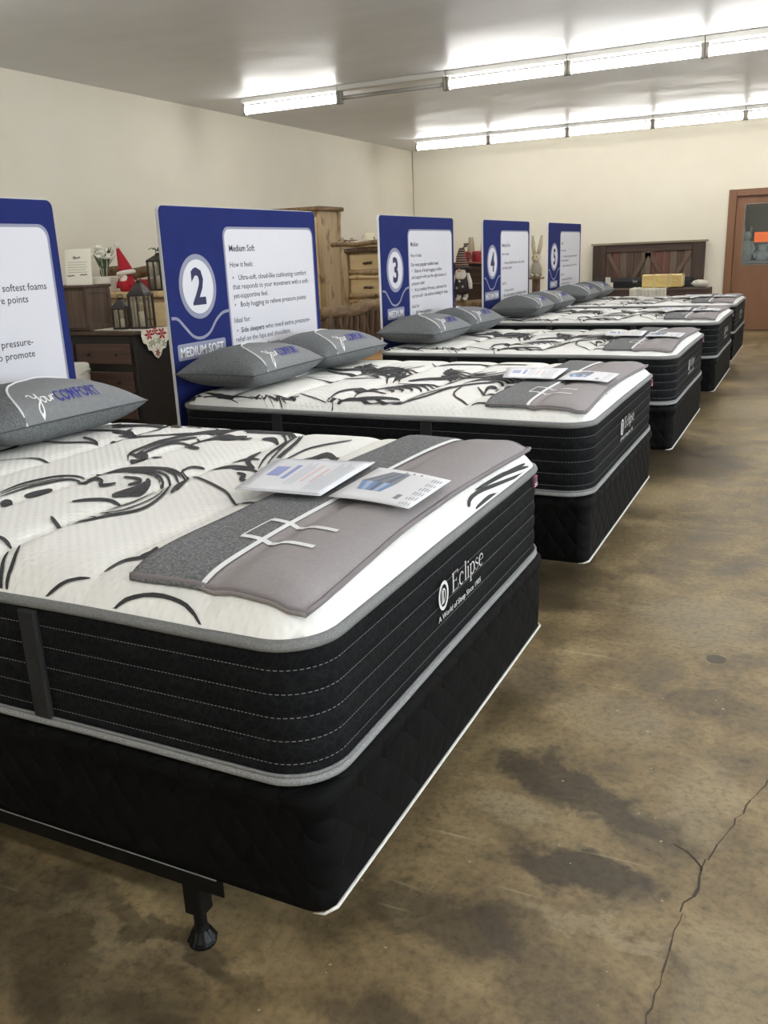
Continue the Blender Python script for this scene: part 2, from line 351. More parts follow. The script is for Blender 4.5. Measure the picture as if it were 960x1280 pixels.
# scroll strokes of the mattress tops, in metres on the bed: (width in mm, points)
SWIRLS_A = [
 [(-1.245,0.423,-1.251,0.428),(-1.248,0.444,-1.259,0.452),(-1.254,0.475,-1.267,0.486),(-1.257,0.505,-1.272,0.517),(-1.255,0.527,-1.271,0.541),(-1.25,0.547,-1.267,0.562),(-1.244,0.567,-1.261,0.582),(-1.238,0.586,-1.255,0.601),(-1.23,0.604,-1.247,0.618),(-1.219,0.619,-1.234,0.634),(-1.198,0.633,-1.211,0.646),(-1.173,0.644,-1.184,0.655),(-1.157,0.654,-1.163,0.659)],
 [(-1.21,0.392,-1.215,0.396),(-1.209,0.413,-1.218,0.42),(-1.21,0.444,-1.221,0.453),(-1.209,0.475,-1.222,0.486),(-1.204,0.501,-1.219,0.513),(-1.198,0.525,-1.213,0.538),(-1.192,0.548,-1.207,0.561),(-1.187,0.568,-1.202,0.581),(-1.182,0.586,-1.197,0.599),(-1.176,0.601,-1.19,0.614),(-1.167,0.614,-1.179,0.625),(-1.157,0.623,-1.166,0.632),(-1.151,0.631,-1.156,0.636)],
 [(-1.16,0.349,-1.171,0.357),(-1.154,0.348,-1.176,0.365),(-1.152,0.351,-1.179,0.372),(-1.15,0.355,-1.18,0.379),(-1.149,0.36,-1.18,0.384),(-1.148,0.364,-1.177,0.388),(-1.147,0.368,-1.173,0.391),(-1.147,0.373,-1.168,0.392),(-1.151,0.38,-1.161,0.389)],
 [(-1.163,0.433,-1.171,0.439),(-1.158,0.436,-1.174,0.449),(-1.155,0.444,-1.175,0.46),(-1.153,0.454,-1.175,0.472),(-1.151,0.465,-1.174,0.484),(-1.15,0.479,-1.172,0.497),(-1.149,0.495,-1.169,0.512),(-1.15,0.511,-1.166,0.525),(-1.153,0.525,-1.161,0.531)],
 [(-1.153,0.699,-1.161,0.707),(-1.137,0.709,-1.151,0.723),(-1.117,0.725,-1.134,0.743),(-1.095,0.74,-1.114,0.76),(-1.073,0.75,-1.093,0.773),(-1.05,0.759,-1.071,0.783),(-1.025,0.766,-1.046,0.791),(-0.998,0.772,-1.019,0.798),(-0.97,0.777,-0.99,0.802),(-0.944,0.778,-0.962,0.802),(-0.92,0.771,-0.936,0.794),(-0.898,0.761,-0.912,0.782),(-0.878,0.75,-0.89,0.769),(-0.859,0.741,-0.869,0.757),(-0.843,0.731,-0.851,0.744),(-0.833,0.727,-0.837,0.734)],
 [(-1.141,0.646,-1.152,0.656),(-1.129,0.661,-1.147,0.678),(-1.114,0.685,-1.135,0.707),(-1.095,0.705,-1.119,0.731),(-1.073,0.717,-1.099,0.745),(-1.048,0.723,-1.074,0.753),(-1.021,0.725,-1.046,0.756),(-0.989,0.72,-1.013,0.751),(-0.955,0.711,-0.978,0.742),(-0.926,0.7,-0.946,0.729),(-0.902,0.687,-0.917,0.712),(-0.883,0.673,-0.892,0.692),(-0.872,0.663,-0.87,0.671),(-0.87,0.66,-0.854,0.649),(-0.866,0.651,-0.851,0.638),(-0.861,0.641,-0.853,0.633)],
 [(-1.078,0.72,-1.087,0.73),(-1.055,0.728,-1.068,0.743),(-1.024,0.74,-1.039,0.757),(-0.992,0.745,-1.008,0.765),(-0.961,0.74,-0.977,0.761),(-0.928,0.728,-0.944,0.75),(-0.9,0.713,-0.912,0.734),(-0.878,0.696,-0.884,0.712),(-0.86,0.677,-0.856,0.684),(-0.842,0.655,-0.832,0.654),(-0.824,0.629,-0.809,0.621),(-0.806,0.599,-0.789,0.588),(-0.79,0.569,-0.772,0.555),(-0.776,0.538,-0.758,0.524),(-0.764,0.508,-0.745,0.492),(-0.756,0.48,-0.737,0.464),(-0.751,0.457,-0.732,0.439),(-0.749,0.435,-0.731,0.418),(-0.752,0.415,-0.734,0.398),(-0.759,0.398,-0.742,0.38),(-0.77,0.381,-0.754,0.364),(-0.782,0.362,-0.767,0.347),(-0.795,0.338,-0.78,0.323),(-0.808,0.311,-0.794,0.298),(-0.82,0.292,-0.807,0.28),(-0.831,0.282,-0.82,0.271),(-0.842,0.278,-0.833,0.269),(-0.849,0.275,-0.842,0.269)],
 [(-0.844,0.621,-0.84,0.617),(-0.838,0.598,-0.83,0.591),(-0.829,0.565,-0.819,0.557),(-0.821,0.535,-0.811,0.525),(-0.818,0.51,-0.806,0.5),(-0.816,0.487,-0.804,0.476),(-0.817,0.467,-0.804,0.455),(-0.819,0.449,-0.807,0.437),(-0.824,0.434,-0.811,0.422),(-0.827,0.419,-0.815,0.407),(-0.832,0.402,-0.82,0.391),(-0.835,0.386,-0.824,0.376),(-0.83,0.369,-0.826,0.37),(-0.811,0.36,-0.818,0.369),(-0.793,0.359,-0.799,0.367),(-0.78,0.361,-0.784,0.365)],
 [(-0.896,0.488,-0.915,0.507),(-0.885,0.493,-0.919,0.527),(-0.875,0.507,-0.917,0.549),(-0.868,0.521,-0.915,0.569),(-0.862,0.532,-0.913,0.584),(-0.857,0.544,-0.911,0.598),(-0.856,0.558,-0.911,0.611),(-0.859,0.576,-0.913,0.626),(-0.866,0.597,-0.917,0.641),(-0.879,0.623,-0.919,0.649),(-0.905,0.656,-0.915,0.644),(-0.926,0.674,-0.921,0.652),(-0.935,0.678,-0.931,0.665)],
 [(-1.116,0.579,-1.127,0.591),(-1.103,0.574,-1.12,0.593),(-1.087,0.569,-1.108,0.592),(-1.075,0.569,-1.1,0.594),(-1.073,0.577,-1.101,0.602),(-1.075,0.588,-1.105,0.613),(-1.077,0.597,-1.109,0.625),(-1.078,0.607,-1.111,0.636),(-1.079,0.615,-1.113,0.647),(-1.076,0.617,-1.109,0.653),(-1.067,0.615,-1.094,0.649),(-1.053,0.607,-1.074,0.639),(-1.048,0.605,-1.049,0.62),(-1.05,0.606,-1.025,0.592),(-1.041,0.591,-1.017,0.577),(-1.012,0.562,-1.029,0.588),(-1,0.56,-1.027,0.589),(-0.994,0.566,-1.02,0.593),(-0.989,0.573,-1.013,0.598),(-0.986,0.582,-1.007,0.604),(-0.984,0.592,-1.002,0.61),(-0.985,0.601,-0.997,0.613)],
 [(-1.013,0.664,-1.022,0.676),(-0.998,0.659,-1.015,0.68),(-0.98,0.656,-1.001,0.681),(-0.962,0.653,-0.985,0.681),(-0.948,0.649,-0.971,0.679),(-0.939,0.644,-0.959,0.674),(-0.936,0.642,-0.944,0.663),(-0.943,0.65,-0.924,0.641),(-0.943,0.65,-0.916,0.625),(-0.942,0.641,-0.917,0.615),(-0.944,0.629,-0.922,0.606),(-0.947,0.616,-0.928,0.597),(-0.945,0.605,-0.935,0.595)],
 [(-0.965,0.412,-0.973,0.42),(-0.958,0.414,-0.972,0.427),(-0.951,0.42,-0.968,0.436),(-0.944,0.426,-0.962,0.444),(-0.935,0.432,-0.955,0.452),(-0.925,0.437,-0.946,0.458),(-0.914,0.443,-0.935,0.464),(-0.903,0.448,-0.923,0.469),(-0.891,0.452,-0.91,0.472),(-0.879,0.455,-0.896,0.474),(-0.866,0.458,-0.88,0.475),(-0.854,0.46,-0.866,0.474),(-0.848,0.464,-0.854,0.472)],
 [(-0.76,0.568,-0.77,0.575),(-0.761,0.577,-0.781,0.591),(-0.768,0.593,-0.792,0.611),(-0.776,0.612,-0.804,0.634),(-0.784,0.631,-0.814,0.657),(-0.792,0.652,-0.822,0.679),(-0.801,0.677,-0.829,0.703),(-0.81,0.702,-0.833,0.723),(-0.821,0.723,-0.832,0.734)],
 [(-0.91,0.284,-0.914,0.291),(-0.902,0.277,-0.909,0.29),(-0.892,0.269,-0.901,0.286),(-0.88,0.261,-0.892,0.281),(-0.868,0.255,-0.883,0.276),(-0.856,0.249,-0.872,0.27),(-0.844,0.244,-0.859,0.264),(-0.835,0.241,-0.846,0.257),(-0.83,0.242,-0.836,0.25)],
 [(-0.538,0.07,-0.542,0.073),(-0.534,0.075,-0.541,0.08),(-0.53,0.084,-0.54,0.09),(-0.526,0.093,-0.537,0.102),(-0.521,0.102,-0.533,0.112),(-0.514,0.108,-0.527,0.12),(-0.505,0.113,-0.518,0.126),(-0.496,0.118,-0.508,0.131),(-0.486,0.124,-0.498,0.137),(-0.475,0.132,-0.487,0.145),(-0.463,0.143,-0.474,0.154),(-0.453,0.153,-0.462,0.163),(-0.447,0.162,-0.452,0.167)],
 [(-0.49,0.129,-0.498,0.136),(-0.484,0.13,-0.5,0.145),(-0.478,0.135,-0.499,0.154),(-0.474,0.141,-0.497,0.163),(-0.472,0.15,-0.496,0.17),(-0.474,0.16,-0.498,0.177),(-0.478,0.172,-0.5,0.185),(-0.484,0.182,-0.501,0.193),(-0.491,0.191,-0.5,0.196)],
 [(-0.653,0.008,-0.656,0.008),(-0.648,0.008,-0.654,0.008),(-0.643,0.009,-0.65,0.01),(-0.637,0.012,-0.645,0.015),(-0.631,0.016,-0.64,0.019),(-0.625,0.02,-0.635,0.023),(-0.619,0.024,-0.629,0.028),(-0.613,0.028,-0.622,0.032),(-0.605,0.032,-0.613,0.037),(-0.594,0.036,-0.601,0.041),(-0.58,0.04,-0.586,0.046),(-0.567,0.045,-0.572,0.049),(-0.559,0.049,-0.562,0.051)],
 [(-0.465,0.008,-0.469,0.008),(-0.457,0.008,-0.464,0.009),(-0.448,0.013,-0.456,0.016),(-0.436,0.019,-0.444,0.024),(-0.419,0.024,-0.426,0.03),(-0.399,0.029,-0.406,0.035),(-0.378,0.031,-0.383,0.039),(-0.356,0.032,-0.359,0.04),(-0.333,0.031,-0.334,0.038),(-0.312,0.028,-0.312,0.035),(-0.296,0.025,-0.293,0.031),(-0.282,0.02,-0.277,0.025),(-0.269,0.016,-0.264,0.019),(-0.259,0.011,-0.253,0.013),(-0.251,0.008,-0.245,0.008),(-0.244,0.008,-0.241,0.008)],
 [(-0.834,0.116,-0.829,0.115),(-0.826,0.104,-0.817,0.102),(-0.815,0.088,-0.804,0.086),(-0.805,0.072,-0.793,0.07),(-0.797,0.059,-0.785,0.058),(-0.791,0.048,-0.779,0.047),(-0.787,0.039,-0.775,0.037),(-0.784,0.03,-0.773,0.029),(-0.781,0.023,-0.77,0.023),(-0.778,0.017,-0.768,0.017),(-0.774,0.012,-0.765,0.012),(-0.77,0.008,-0.763,0.008),(-0.767,0.008,-0.763,0.008)],
 [(-0.845,0.091,-0.84,0.09),(-0.841,0.083,-0.832,0.081),(-0.835,0.072,-0.825,0.07),(-0.829,0.061,-0.818,0.059),(-0.822,0.05,-0.811,0.05),(-0.815,0.04,-0.803,0.04),(-0.807,0.03,-0.796,0.03),(-0.801,0.021,-0.79,0.022),(-0.797,0.015,-0.786,0.016),(-0.793,0.012,-0.783,0.013),(-0.789,0.009,-0.781,0.01),(-0.786,0.008,-0.779,0.008),(-0.783,0.008,-0.779,0.008)],
 [(-0.919,0.129,-0.923,0.135),(-0.909,0.124,-0.918,0.136),(-0.897,0.12,-0.908,0.134),(-0.886,0.116,-0.897,0.131),(-0.876,0.112,-0.886,0.127),(-0.868,0.109,-0.876,0.123),(-0.86,0.106,-0.866,0.118),(-0.853,0.104,-0.858,0.113),(-0.849,0.104,-0.851,0.109)],
 [(-0.843,0.75,-0.84,0.746),(-0.855,0.758,-0.849,0.749),(-0.871,0.767,-0.864,0.756),(-0.886,0.777,-0.88,0.766),(-0.89,0.78,-0.898,0.784),(-0.892,0.789,-0.904,0.8),(-0.893,0.803,-0.904,0.815),(-0.893,0.818,-0.901,0.828),(-0.894,0.83,-0.898,0.835)],
 [(-1.171,0.862,-1.174,0.861),(-1.185,0.879,-1.191,0.88),(-1.204,0.903,-1.216,0.909),(-1.218,0.926,-1.237,0.942),(-1.226,0.951,-1.248,0.972),(-1.23,0.979,-1.253,1.003),(-1.233,1.011,-1.257,1.035),(-1.238,1.047,-1.262,1.072),(-1.243,1.086,-1.266,1.111),(-1.242,1.125,-1.264,1.149),(-1.231,1.164,-1.251,1.186),(-1.215,1.202,-1.231,1.221),(-1.205,1.232,-1.213,1.243)],
 [(-1.16,0.906,-1.165,0.91),(-1.165,0.921,-1.174,0.929),(-1.174,0.945,-1.185,0.955),(-1.182,0.972,-1.196,0.984),(-1.188,0.998,-1.203,1.012),(-1.19,1.023,-1.206,1.039),(-1.19,1.049,-1.206,1.066),(-1.188,1.073,-1.204,1.091),(-1.183,1.095,-1.198,1.112),(-1.174,1.112,-1.187,1.128),(-1.16,1.126,-1.172,1.14),(-1.147,1.137,-1.156,1.149),(-1.139,1.147,-1.144,1.154)],
 [(-1.16,0.857,-1.172,0.87),(-1.148,0.852,-1.173,0.88),(-1.137,0.853,-1.168,0.887),(-1.129,0.857,-1.163,0.894),(-1.125,0.866,-1.161,0.903),(-1.129,0.883,-1.163,0.916),(-1.138,0.905,-1.169,0.933),(-1.149,0.927,-1.174,0.949),(-1.161,0.946,-1.173,0.957)],
 [(-1.145,0.925,-1.149,0.93),(-1.135,0.918,-1.143,0.929),(-1.123,0.911,-1.133,0.925),(-1.111,0.905,-1.122,0.92),(-1.1,0.901,-1.113,0.917),(-1.092,0.902,-1.105,0.917),(-1.085,0.905,-1.097,0.919),(-1.08,0.909,-1.09,0.921),(-1.078,0.914,-1.083,0.92)],
 [(-1.735,0.993,-1.741,0.999),(-1.707,0.99,-1.719,1.002),(-1.67,0.989,-1.685,1.003),(-1.631,0.989,-1.647,1.005),(-1.597,0.991,-1.615,1.009),(-1.57,0.998,-1.589,1.016),(-1.546,1.007,-1.565,1.025),(-1.525,1.016,-1.543,1.034),(-1.506,1.023,-1.523,1.041),(-1.49,1.027,-1.505,1.043),(-1.476,1.029,-1.489,1.043),(-1.465,1.03,-1.476,1.042),(-1.459,1.033,-1.465,1.039)],
 [(-1.582,1.087,-1.593,1.099),(-1.569,1.078,-1.59,1.103),(-1.555,1.072,-1.581,1.102),(-1.54,1.067,-1.568,1.099),(-1.525,1.061,-1.553,1.094),(-1.509,1.054,-1.535,1.085),(-1.49,1.046,-1.513,1.074),(-1.474,1.039,-1.492,1.062),(-1.466,1.038,-1.474,1.049)],
 [(-1.456,1.089,-1.462,1.095),(-1.442,1.098,-1.45,1.106),(-1.422,1.111,-1.432,1.122),(-1.399,1.129,-1.409,1.141),(-1.372,1.15,-1.383,1.162),(-1.338,1.178,-1.349,1.19),(-1.298,1.213,-1.307,1.224),(-1.26,1.247,-1.268,1.256),(-1.235,1.271,-1.241,1.278)],
 [(-1.726,1.179,-1.735,1.187),(-1.704,1.183,-1.72,1.198),(-1.677,1.192,-1.695,1.211),(-1.646,1.203,-1.667,1.224),(-1.616,1.21,-1.638,1.233),(-1.587,1.213,-1.61,1.237),(-1.558,1.214,-1.579,1.238),(-1.529,1.214,-1.55,1.238),(-1.503,1.213,-1.523,1.236),(-1.479,1.21,-1.497,1.232),(-1.457,1.207,-1.472,1.225),(-1.439,1.203,-1.451,1.219),(-1.428,1.204,-1.435,1.212)],
 [(-1.651,1.311,-1.663,1.325),(-1.623,1.309,-1.647,1.336),(-1.589,1.311,-1.619,1.345),(-1.553,1.317,-1.587,1.355),(-1.522,1.323,-1.558,1.365),(-1.495,1.333,-1.532,1.376),(-1.47,1.347,-1.506,1.389),(-1.45,1.361,-1.484,1.401),(-1.443,1.379,-1.461,1.401)],
 [(-1.499,1.209,-1.509,1.221),(-1.483,1.197,-1.503,1.222),(-1.463,1.185,-1.488,1.217),(-1.444,1.177,-1.473,1.212),(-1.431,1.174,-1.462,1.211),(-1.424,1.182,-1.456,1.216),(-1.423,1.196,-1.452,1.227),(-1.424,1.212,-1.448,1.237),(-1.429,1.227,-1.441,1.239)],
 [(-1.705,1.099,-1.718,1.109),(-1.7,1.099,-1.732,1.125),(-1.704,1.109,-1.74,1.139),(-1.712,1.123,-1.744,1.149),(-1.726,1.139,-1.738,1.149)],
 [(-1.199,0.889,-1.208,0.896),(-1.204,0.902,-1.218,0.913),(-1.213,0.923,-1.23,0.938),(-1.222,0.951,-1.241,0.969),(-1.229,0.989,-1.25,1.01),(-1.235,1.035,-1.259,1.059),(-1.237,1.082,-1.262,1.109),(-1.234,1.127,-1.261,1.157),(-1.226,1.172,-1.254,1.204),(-1.213,1.215,-1.242,1.25),(-1.195,1.256,-1.226,1.293),(-1.172,1.294,-1.205,1.336),(-1.143,1.328,-1.181,1.379),(-0.872,1.359,-0.918,1.441),(-0.852,1.337,-0.86,1.364),(-0.84,1.319,-0.829,1.318),(-0.832,1.302,-0.811,1.28),(-0.822,1.274,-0.802,1.25),(-0.808,1.229,-0.789,1.209),(-0.784,1.163,-0.768,1.145),(-0.757,1.087,-0.743,1.071),(-0.731,1.018,-0.719,1.006),(-0.704,0.957,-0.694,0.949),(-0.678,0.903,-0.67,0.898),(-0.659,0.867,-0.654,0.863)],
 [(-1.163,0.9,-1.17,0.906),(-1.165,0.912,-1.178,0.923),(-1.171,0.93,-1.187,0.945),(-1.178,0.954,-1.197,0.972),(-1.183,0.98,-1.204,1),(-1.187,1.011,-1.208,1.033),(-1.19,1.047,-1.212,1.071),(-1.191,1.084,-1.213,1.108),(-1.191,1.118,-1.212,1.142),(-1.187,1.147,-1.207,1.17),(-1.18,1.175,-1.198,1.196),(-1.174,1.199,-1.189,1.216),(-1.172,1.219,-1.18,1.228)],
 [(-1.104,1.063,-1.121,1.081),(-1.102,1.075,-1.135,1.109),(-1.106,1.098,-1.147,1.142),(-1.107,1.123,-1.154,1.176),(-1.104,1.148,-1.155,1.208),(-1.098,1.174,-1.152,1.24),(-1.087,1.193,-1.141,1.262),(-1.068,1.198,-1.117,1.267),(-1.042,1.196,-1.088,1.262),(-1.019,1.199,-1.062,1.26),(-1.002,1.215,-1.042,1.27),(-0.991,1.237,-1.023,1.282),(-0.987,1.26,-1.005,1.285)],
 [(-1.098,1.066,-1.11,1.082),(-1.077,1.052,-1.106,1.092),(-1.057,1.046,-1.09,1.091),(-1.041,1.046,-1.07,1.085),(-1.038,1.055,-1.049,1.071)],
 [(-0.904,1.346,-0.927,1.386),(-0.871,1.315,-0.885,1.347),(-0.85,1.289,-0.851,1.305),(-0.835,1.265,-0.82,1.257),(-0.818,1.229,-0.796,1.205),(-0.802,1.174,-0.78,1.148),(-0.788,1.111,-0.767,1.086),(-0.769,1.047,-0.751,1.028),(-0.74,0.98,-0.726,0.969),(-0.709,0.918,-0.699,0.91),(-0.686,0.875,-0.681,0.871)],
 [(-0.913,1.241,-0.924,1.258),(-0.9,1.236,-0.924,1.273),(-0.887,1.24,-0.917,1.284),(-0.875,1.243,-0.907,1.293),(-0.865,1.243,-0.896,1.295),(-0.858,1.24,-0.88,1.285),(-0.851,1.234,-0.863,1.266),(-0.843,1.226,-0.849,1.248),(-0.837,1.223,-0.841,1.234)],
 [(-0.818,1.356,-0.809,1.346),(-0.811,1.336,-0.797,1.321),(-0.8,1.308,-0.783,1.29),(-0.787,1.275,-0.768,1.255),(-0.775,1.24,-0.754,1.216),(-0.763,1.2,-0.742,1.174),(-0.751,1.154,-0.729,1.128),(-0.737,1.106,-0.716,1.083),(-0.722,1.061,-0.703,1.042),(-0.704,1.015,-0.688,1),(-0.683,0.969,-0.67,0.958),(-0.665,0.93,-0.655,0.921),(-0.651,0.902,-0.645,0.897)],
 [(-0.83,1.105,-0.812,1.084),(-0.834,1.097,-0.802,1.059),(-0.833,1.078,-0.795,1.033),(-0.83,1.054,-0.788,1.007),(-0.823,1.03,-0.78,0.986),(-0.813,1.005,-0.773,0.971),(-0.8,0.979,-0.767,0.959),(-0.783,0.95,-0.762,0.95),(-0.76,0.92,-0.76,0.946),(-0.737,0.895,-0.75,0.934),(-0.717,0.877,-0.732,0.915),(-0.7,0.865,-0.713,0.896),(-0.691,0.861,-0.698,0.878)],
 [(-0.651,0.912,-0.655,0.917),(-0.653,0.933,-0.66,0.942),(-0.658,0.965,-0.667,0.976),(-0.663,1.002,-0.673,1.015),(-0.666,1.037,-0.678,1.052),(-0.669,1.069,-0.682,1.085),(-0.673,1.1,-0.685,1.117),(-0.673,1.132,-0.686,1.149),(-0.669,1.165,-0.681,1.183),(-0.655,1.202,-0.666,1.22),(-0.634,1.244,-0.644,1.26),(-0.613,1.282,-0.621,1.296),(-0.6,1.313,-0.605,1.321)],
 [(-0.628,0.946,-0.638,0.96),(-0.613,0.96,-0.631,0.987),(-0.595,0.987,-0.617,1.02),(-0.58,1.014,-0.605,1.052),(-0.574,1.041,-0.602,1.081),(-0.572,1.067,-0.601,1.111),(-0.567,1.083,-0.595,1.131),(-0.553,1.085,-0.578,1.132),(-0.536,1.078,-0.556,1.121),(-0.527,1.072,-0.532,1.099),(-0.528,1.074,-0.51,1.057),(-0.521,1.05,-0.504,1.031),(-0.513,1.028,-0.504,1.018)],
 [(-0.832,0.822,-0.841,0.833),(-0.82,0.827,-0.836,0.847),(-0.807,0.839,-0.826,0.863),(-0.792,0.851,-0.813,0.879),(-0.777,0.859,-0.799,0.89),(-0.763,0.864,-0.785,0.896),(-0.748,0.866,-0.77,0.898),(-0.733,0.865,-0.754,0.897),(-0.717,0.862,-0.735,0.892),(-0.698,0.852,-0.712,0.879),(-0.676,0.838,-0.687,0.86),(-0.656,0.824,-0.664,0.842),(-0.643,0.817,-0.648,0.827)],
 [(-0.817,0.928,-0.823,0.936),(-0.81,0.934,-0.823,0.951),(-0.804,0.947,-0.82,0.968),(-0.798,0.961,-0.815,0.985),(-0.79,0.971,-0.808,0.996),(-0.78,0.975,-0.797,1),(-0.768,0.977,-0.782,0.999),(-0.757,0.978,-0.768,0.996),(-0.751,0.981,-0.757,0.99)],
 [(-0.715,0.808,-0.724,0.822),(-0.704,0.8,-0.719,0.825),(-0.692,0.793,-0.71,0.824),(-0.68,0.787,-0.698,0.82),(-0.679,0.787,-0.681,0.807),(-0.688,0.799,-0.662,0.776),(-0.686,0.791,-0.658,0.761),(-0.683,0.777,-0.657,0.753),(-0.666,0.749,-0.665,0.764),(-0.65,0.736,-0.667,0.767),(-0.641,0.734,-0.659,0.763),(-0.635,0.735,-0.649,0.758),(-0.632,0.739,-0.64,0.751)],
 [(-0.877,0.749,-0.882,0.754),(-0.879,0.76,-0.89,0.771),(-0.885,0.78,-0.899,0.793),(-0.89,0.8,-0.906,0.816),(-0.891,0.816,-0.908,0.835),(-0.886,0.826,-0.902,0.846),(-0.876,0.834,-0.89,0.852),(-0.866,0.841,-0.878,0.856),(-0.861,0.848,-0.867,0.856)],
 [(-0.854,0.754,-0.86,0.763),(-0.827,0.74,-0.838,0.756),(-0.792,0.723,-0.804,0.742),(-0.753,0.703,-0.766,0.723),(-0.713,0.68,-0.725,0.701),(-0.671,0.654,-0.682,0.675),(-0.633,0.629,-0.642,0.649),(-0.603,0.604,-0.608,0.62),(-0.573,0.576,-0.58,0.593),(-0.544,0.556,-0.554,0.574),(-0.511,0.549,-0.521,0.565),(-0.48,0.55,-0.488,0.563),(-0.46,0.553,-0.464,0.56)],
 [(-0.764,0.594,-0.775,0.602),(-0.766,0.605,-0.789,0.622),(-0.775,0.626,-0.803,0.647),(-0.785,0.649,-0.817,0.674),(-0.795,0.669,-0.828,0.696),(-0.802,0.686,-0.836,0.713),(-0.81,0.701,-0.841,0.727),(-0.818,0.715,-0.843,0.737),(-0.828,0.73,-0.84,0.74)],
 [(-1.612,1.269,-1.622,1.28),(-1.578,1.285,-1.598,1.307),(-1.535,1.314,-1.56,1.342),(-1.495,1.346,-1.528,1.384)],
 [(-1.539,1.19,-1.549,1.2),(-1.514,1.186,-1.533,1.207),(-1.483,1.185,-1.506,1.211),(-1.452,1.189,-1.477,1.217),(-1.428,1.198,-1.454,1.227),(-1.413,1.218,-1.438,1.247),(-1.403,1.247,-1.427,1.273),(-1.397,1.276,-1.417,1.298),(-1.397,1.301,-1.407,1.312)],
 [(-1.457,1.1,-1.463,1.106),(-1.444,1.108,-1.454,1.119),(-1.427,1.122,-1.439,1.135),(-1.404,1.139,-1.418,1.154),(-1.373,1.161,-1.386,1.177),(-1.324,1.192,-1.337,1.207),(-1.261,1.229,-1.273,1.243),(-1.202,1.266,-1.211,1.278),(-1.162,1.293,-1.168,1.3)],
 [(-1.341,1.377,-1.363,1.405),(-1.206,1.382,-1.187,1.371),(-1.196,1.361,-1.165,1.327),(-1.183,1.328,-1.159,1.302),(-1.171,1.303,-1.159,1.29)],
 [(-1.186,1.367,-1.155,1.33),(-1.169,1.331,-1.155,1.315)],
 [(-0.017,0.868,-0.019,0.861),(-0.019,0.88,-0.022,0.867),(-0.023,0.893,-0.028,0.881),(-0.025,0.91,-0.032,0.904),(-0.026,0.93,-0.034,0.931),(-0.026,0.958,-0.034,0.963),(-0.024,0.999,-0.032,1.007),(-0.019,1.066,-0.026,1.075),(-0.013,1.153,-0.019,1.16),(-0.008,1.234,-0.013,1.24),(-0.008,1.299,-0.009,1.303),(-0.008,1.353,-0.008,1.355)],
 [(-0.035,0.969,-0.038,0.971),(-0.032,1.005,-0.038,1.011),(-0.029,1.062,-0.037,1.068),(-0.026,1.126,-0.035,1.133),(-0.023,1.184,-0.032,1.194),(-0.019,1.237,-0.027,1.248),(-0.015,1.292,-0.021,1.303),(-0.011,1.343,-0.016,1.351),(-0.009,1.381,-0.011,1.385)],
 [(-0.008,0.895,-0.01,0.893),(-0.008,0.917,-0.012,0.914),(-0.008,0.949,-0.013,0.945),(-0.008,0.983,-0.014,0.98),(-0.008,1.012,-0.014,1.013),(-0.008,1.031,-0.012,1.04),(-0.008,1.049,-0.009,1.061),(-0.008,1.074,-0.008,1.08)],
 [(-0.032,1.078,-0.035,1.081),(-0.029,1.106,-0.034,1.112),(-0.026,1.15,-0.033,1.157),(-0.023,1.2,-0.03,1.206),(-0.021,1.244,-0.028,1.25),(-0.019,1.281,-0.026,1.287),(-0.018,1.317,-0.024,1.322),(-0.017,1.348,-0.022,1.352),(-0.017,1.371,-0.02,1.373)],
 [(-1.145,0.666,-1.149,0.67),(-1.13,0.683,-1.136,0.689),(-1.109,0.707,-1.117,0.715),(-1.086,0.729,-1.094,0.738),(-1.061,0.744,-1.07,0.754),(-1.035,0.755,-1.044,0.765),(-1.006,0.762,-1.015,0.773),(-0.974,0.764,-0.983,0.775),(-0.941,0.762,-0.949,0.772),(-0.912,0.758,-0.919,0.767),(-0.89,0.751,-0.895,0.758),(-0.872,0.741,-0.876,0.747),(-0.861,0.735,-0.863,0.739)],
 [(-1.038,0.71,-1.042,0.715),(-1.026,0.713,-1.032,0.72),(-1.01,0.719,-1.017,0.727),(-0.991,0.723,-0.998,0.732),(-0.972,0.722,-0.98,0.732),(-0.954,0.715,-0.96,0.724),(-0.934,0.703,-0.939,0.712),(-0.915,0.689,-0.919,0.698),(-0.899,0.678,-0.903,0.685),(-0.887,0.668,-0.889,0.674),(-0.878,0.659,-0.878,0.662),(-0.87,0.651,-0.87,0.653),(-0.865,0.645,-0.864,0.647)],
 [(-0.949,0.765,-0.955,0.774),(-0.935,0.757,-0.947,0.774),(-0.918,0.749,-0.933,0.77),(-0.901,0.741,-0.917,0.764),(-0.887,0.733,-0.9,0.755),(-0.874,0.724,-0.883,0.743),(-0.861,0.713,-0.866,0.727),(-0.849,0.703,-0.852,0.714),(-0.84,0.697,-0.842,0.702)],
 [(-0.841,0.643,-0.838,0.641),(-0.828,0.621,-0.823,0.618),(-0.81,0.59,-0.804,0.586),(-0.796,0.562,-0.788,0.556),(-0.789,0.539,-0.78,0.531),(-0.784,0.518,-0.775,0.509),(-0.781,0.496,-0.772,0.487),(-0.779,0.474,-0.77,0.465),(-0.779,0.452,-0.769,0.443),(-0.78,0.433,-0.77,0.424),(-0.782,0.415,-0.773,0.407),(-0.785,0.4,-0.777,0.392),(-0.791,0.387,-0.783,0.379),(-0.802,0.375,-0.795,0.368),(-0.815,0.366,-0.81,0.36),(-0.824,0.358,-0.821,0.355)],
 [(-0.83,0.423,-0.834,0.426),(-0.83,0.427,-0.839,0.432),(-0.833,0.433,-0.843,0.44),(-0.835,0.439,-0.847,0.449),(-0.836,0.445,-0.849,0.457),(-0.833,0.45,-0.846,0.463),(-0.829,0.456,-0.84,0.468),(-0.825,0.462,-0.833,0.472),(-0.823,0.468,-0.828,0.472)],
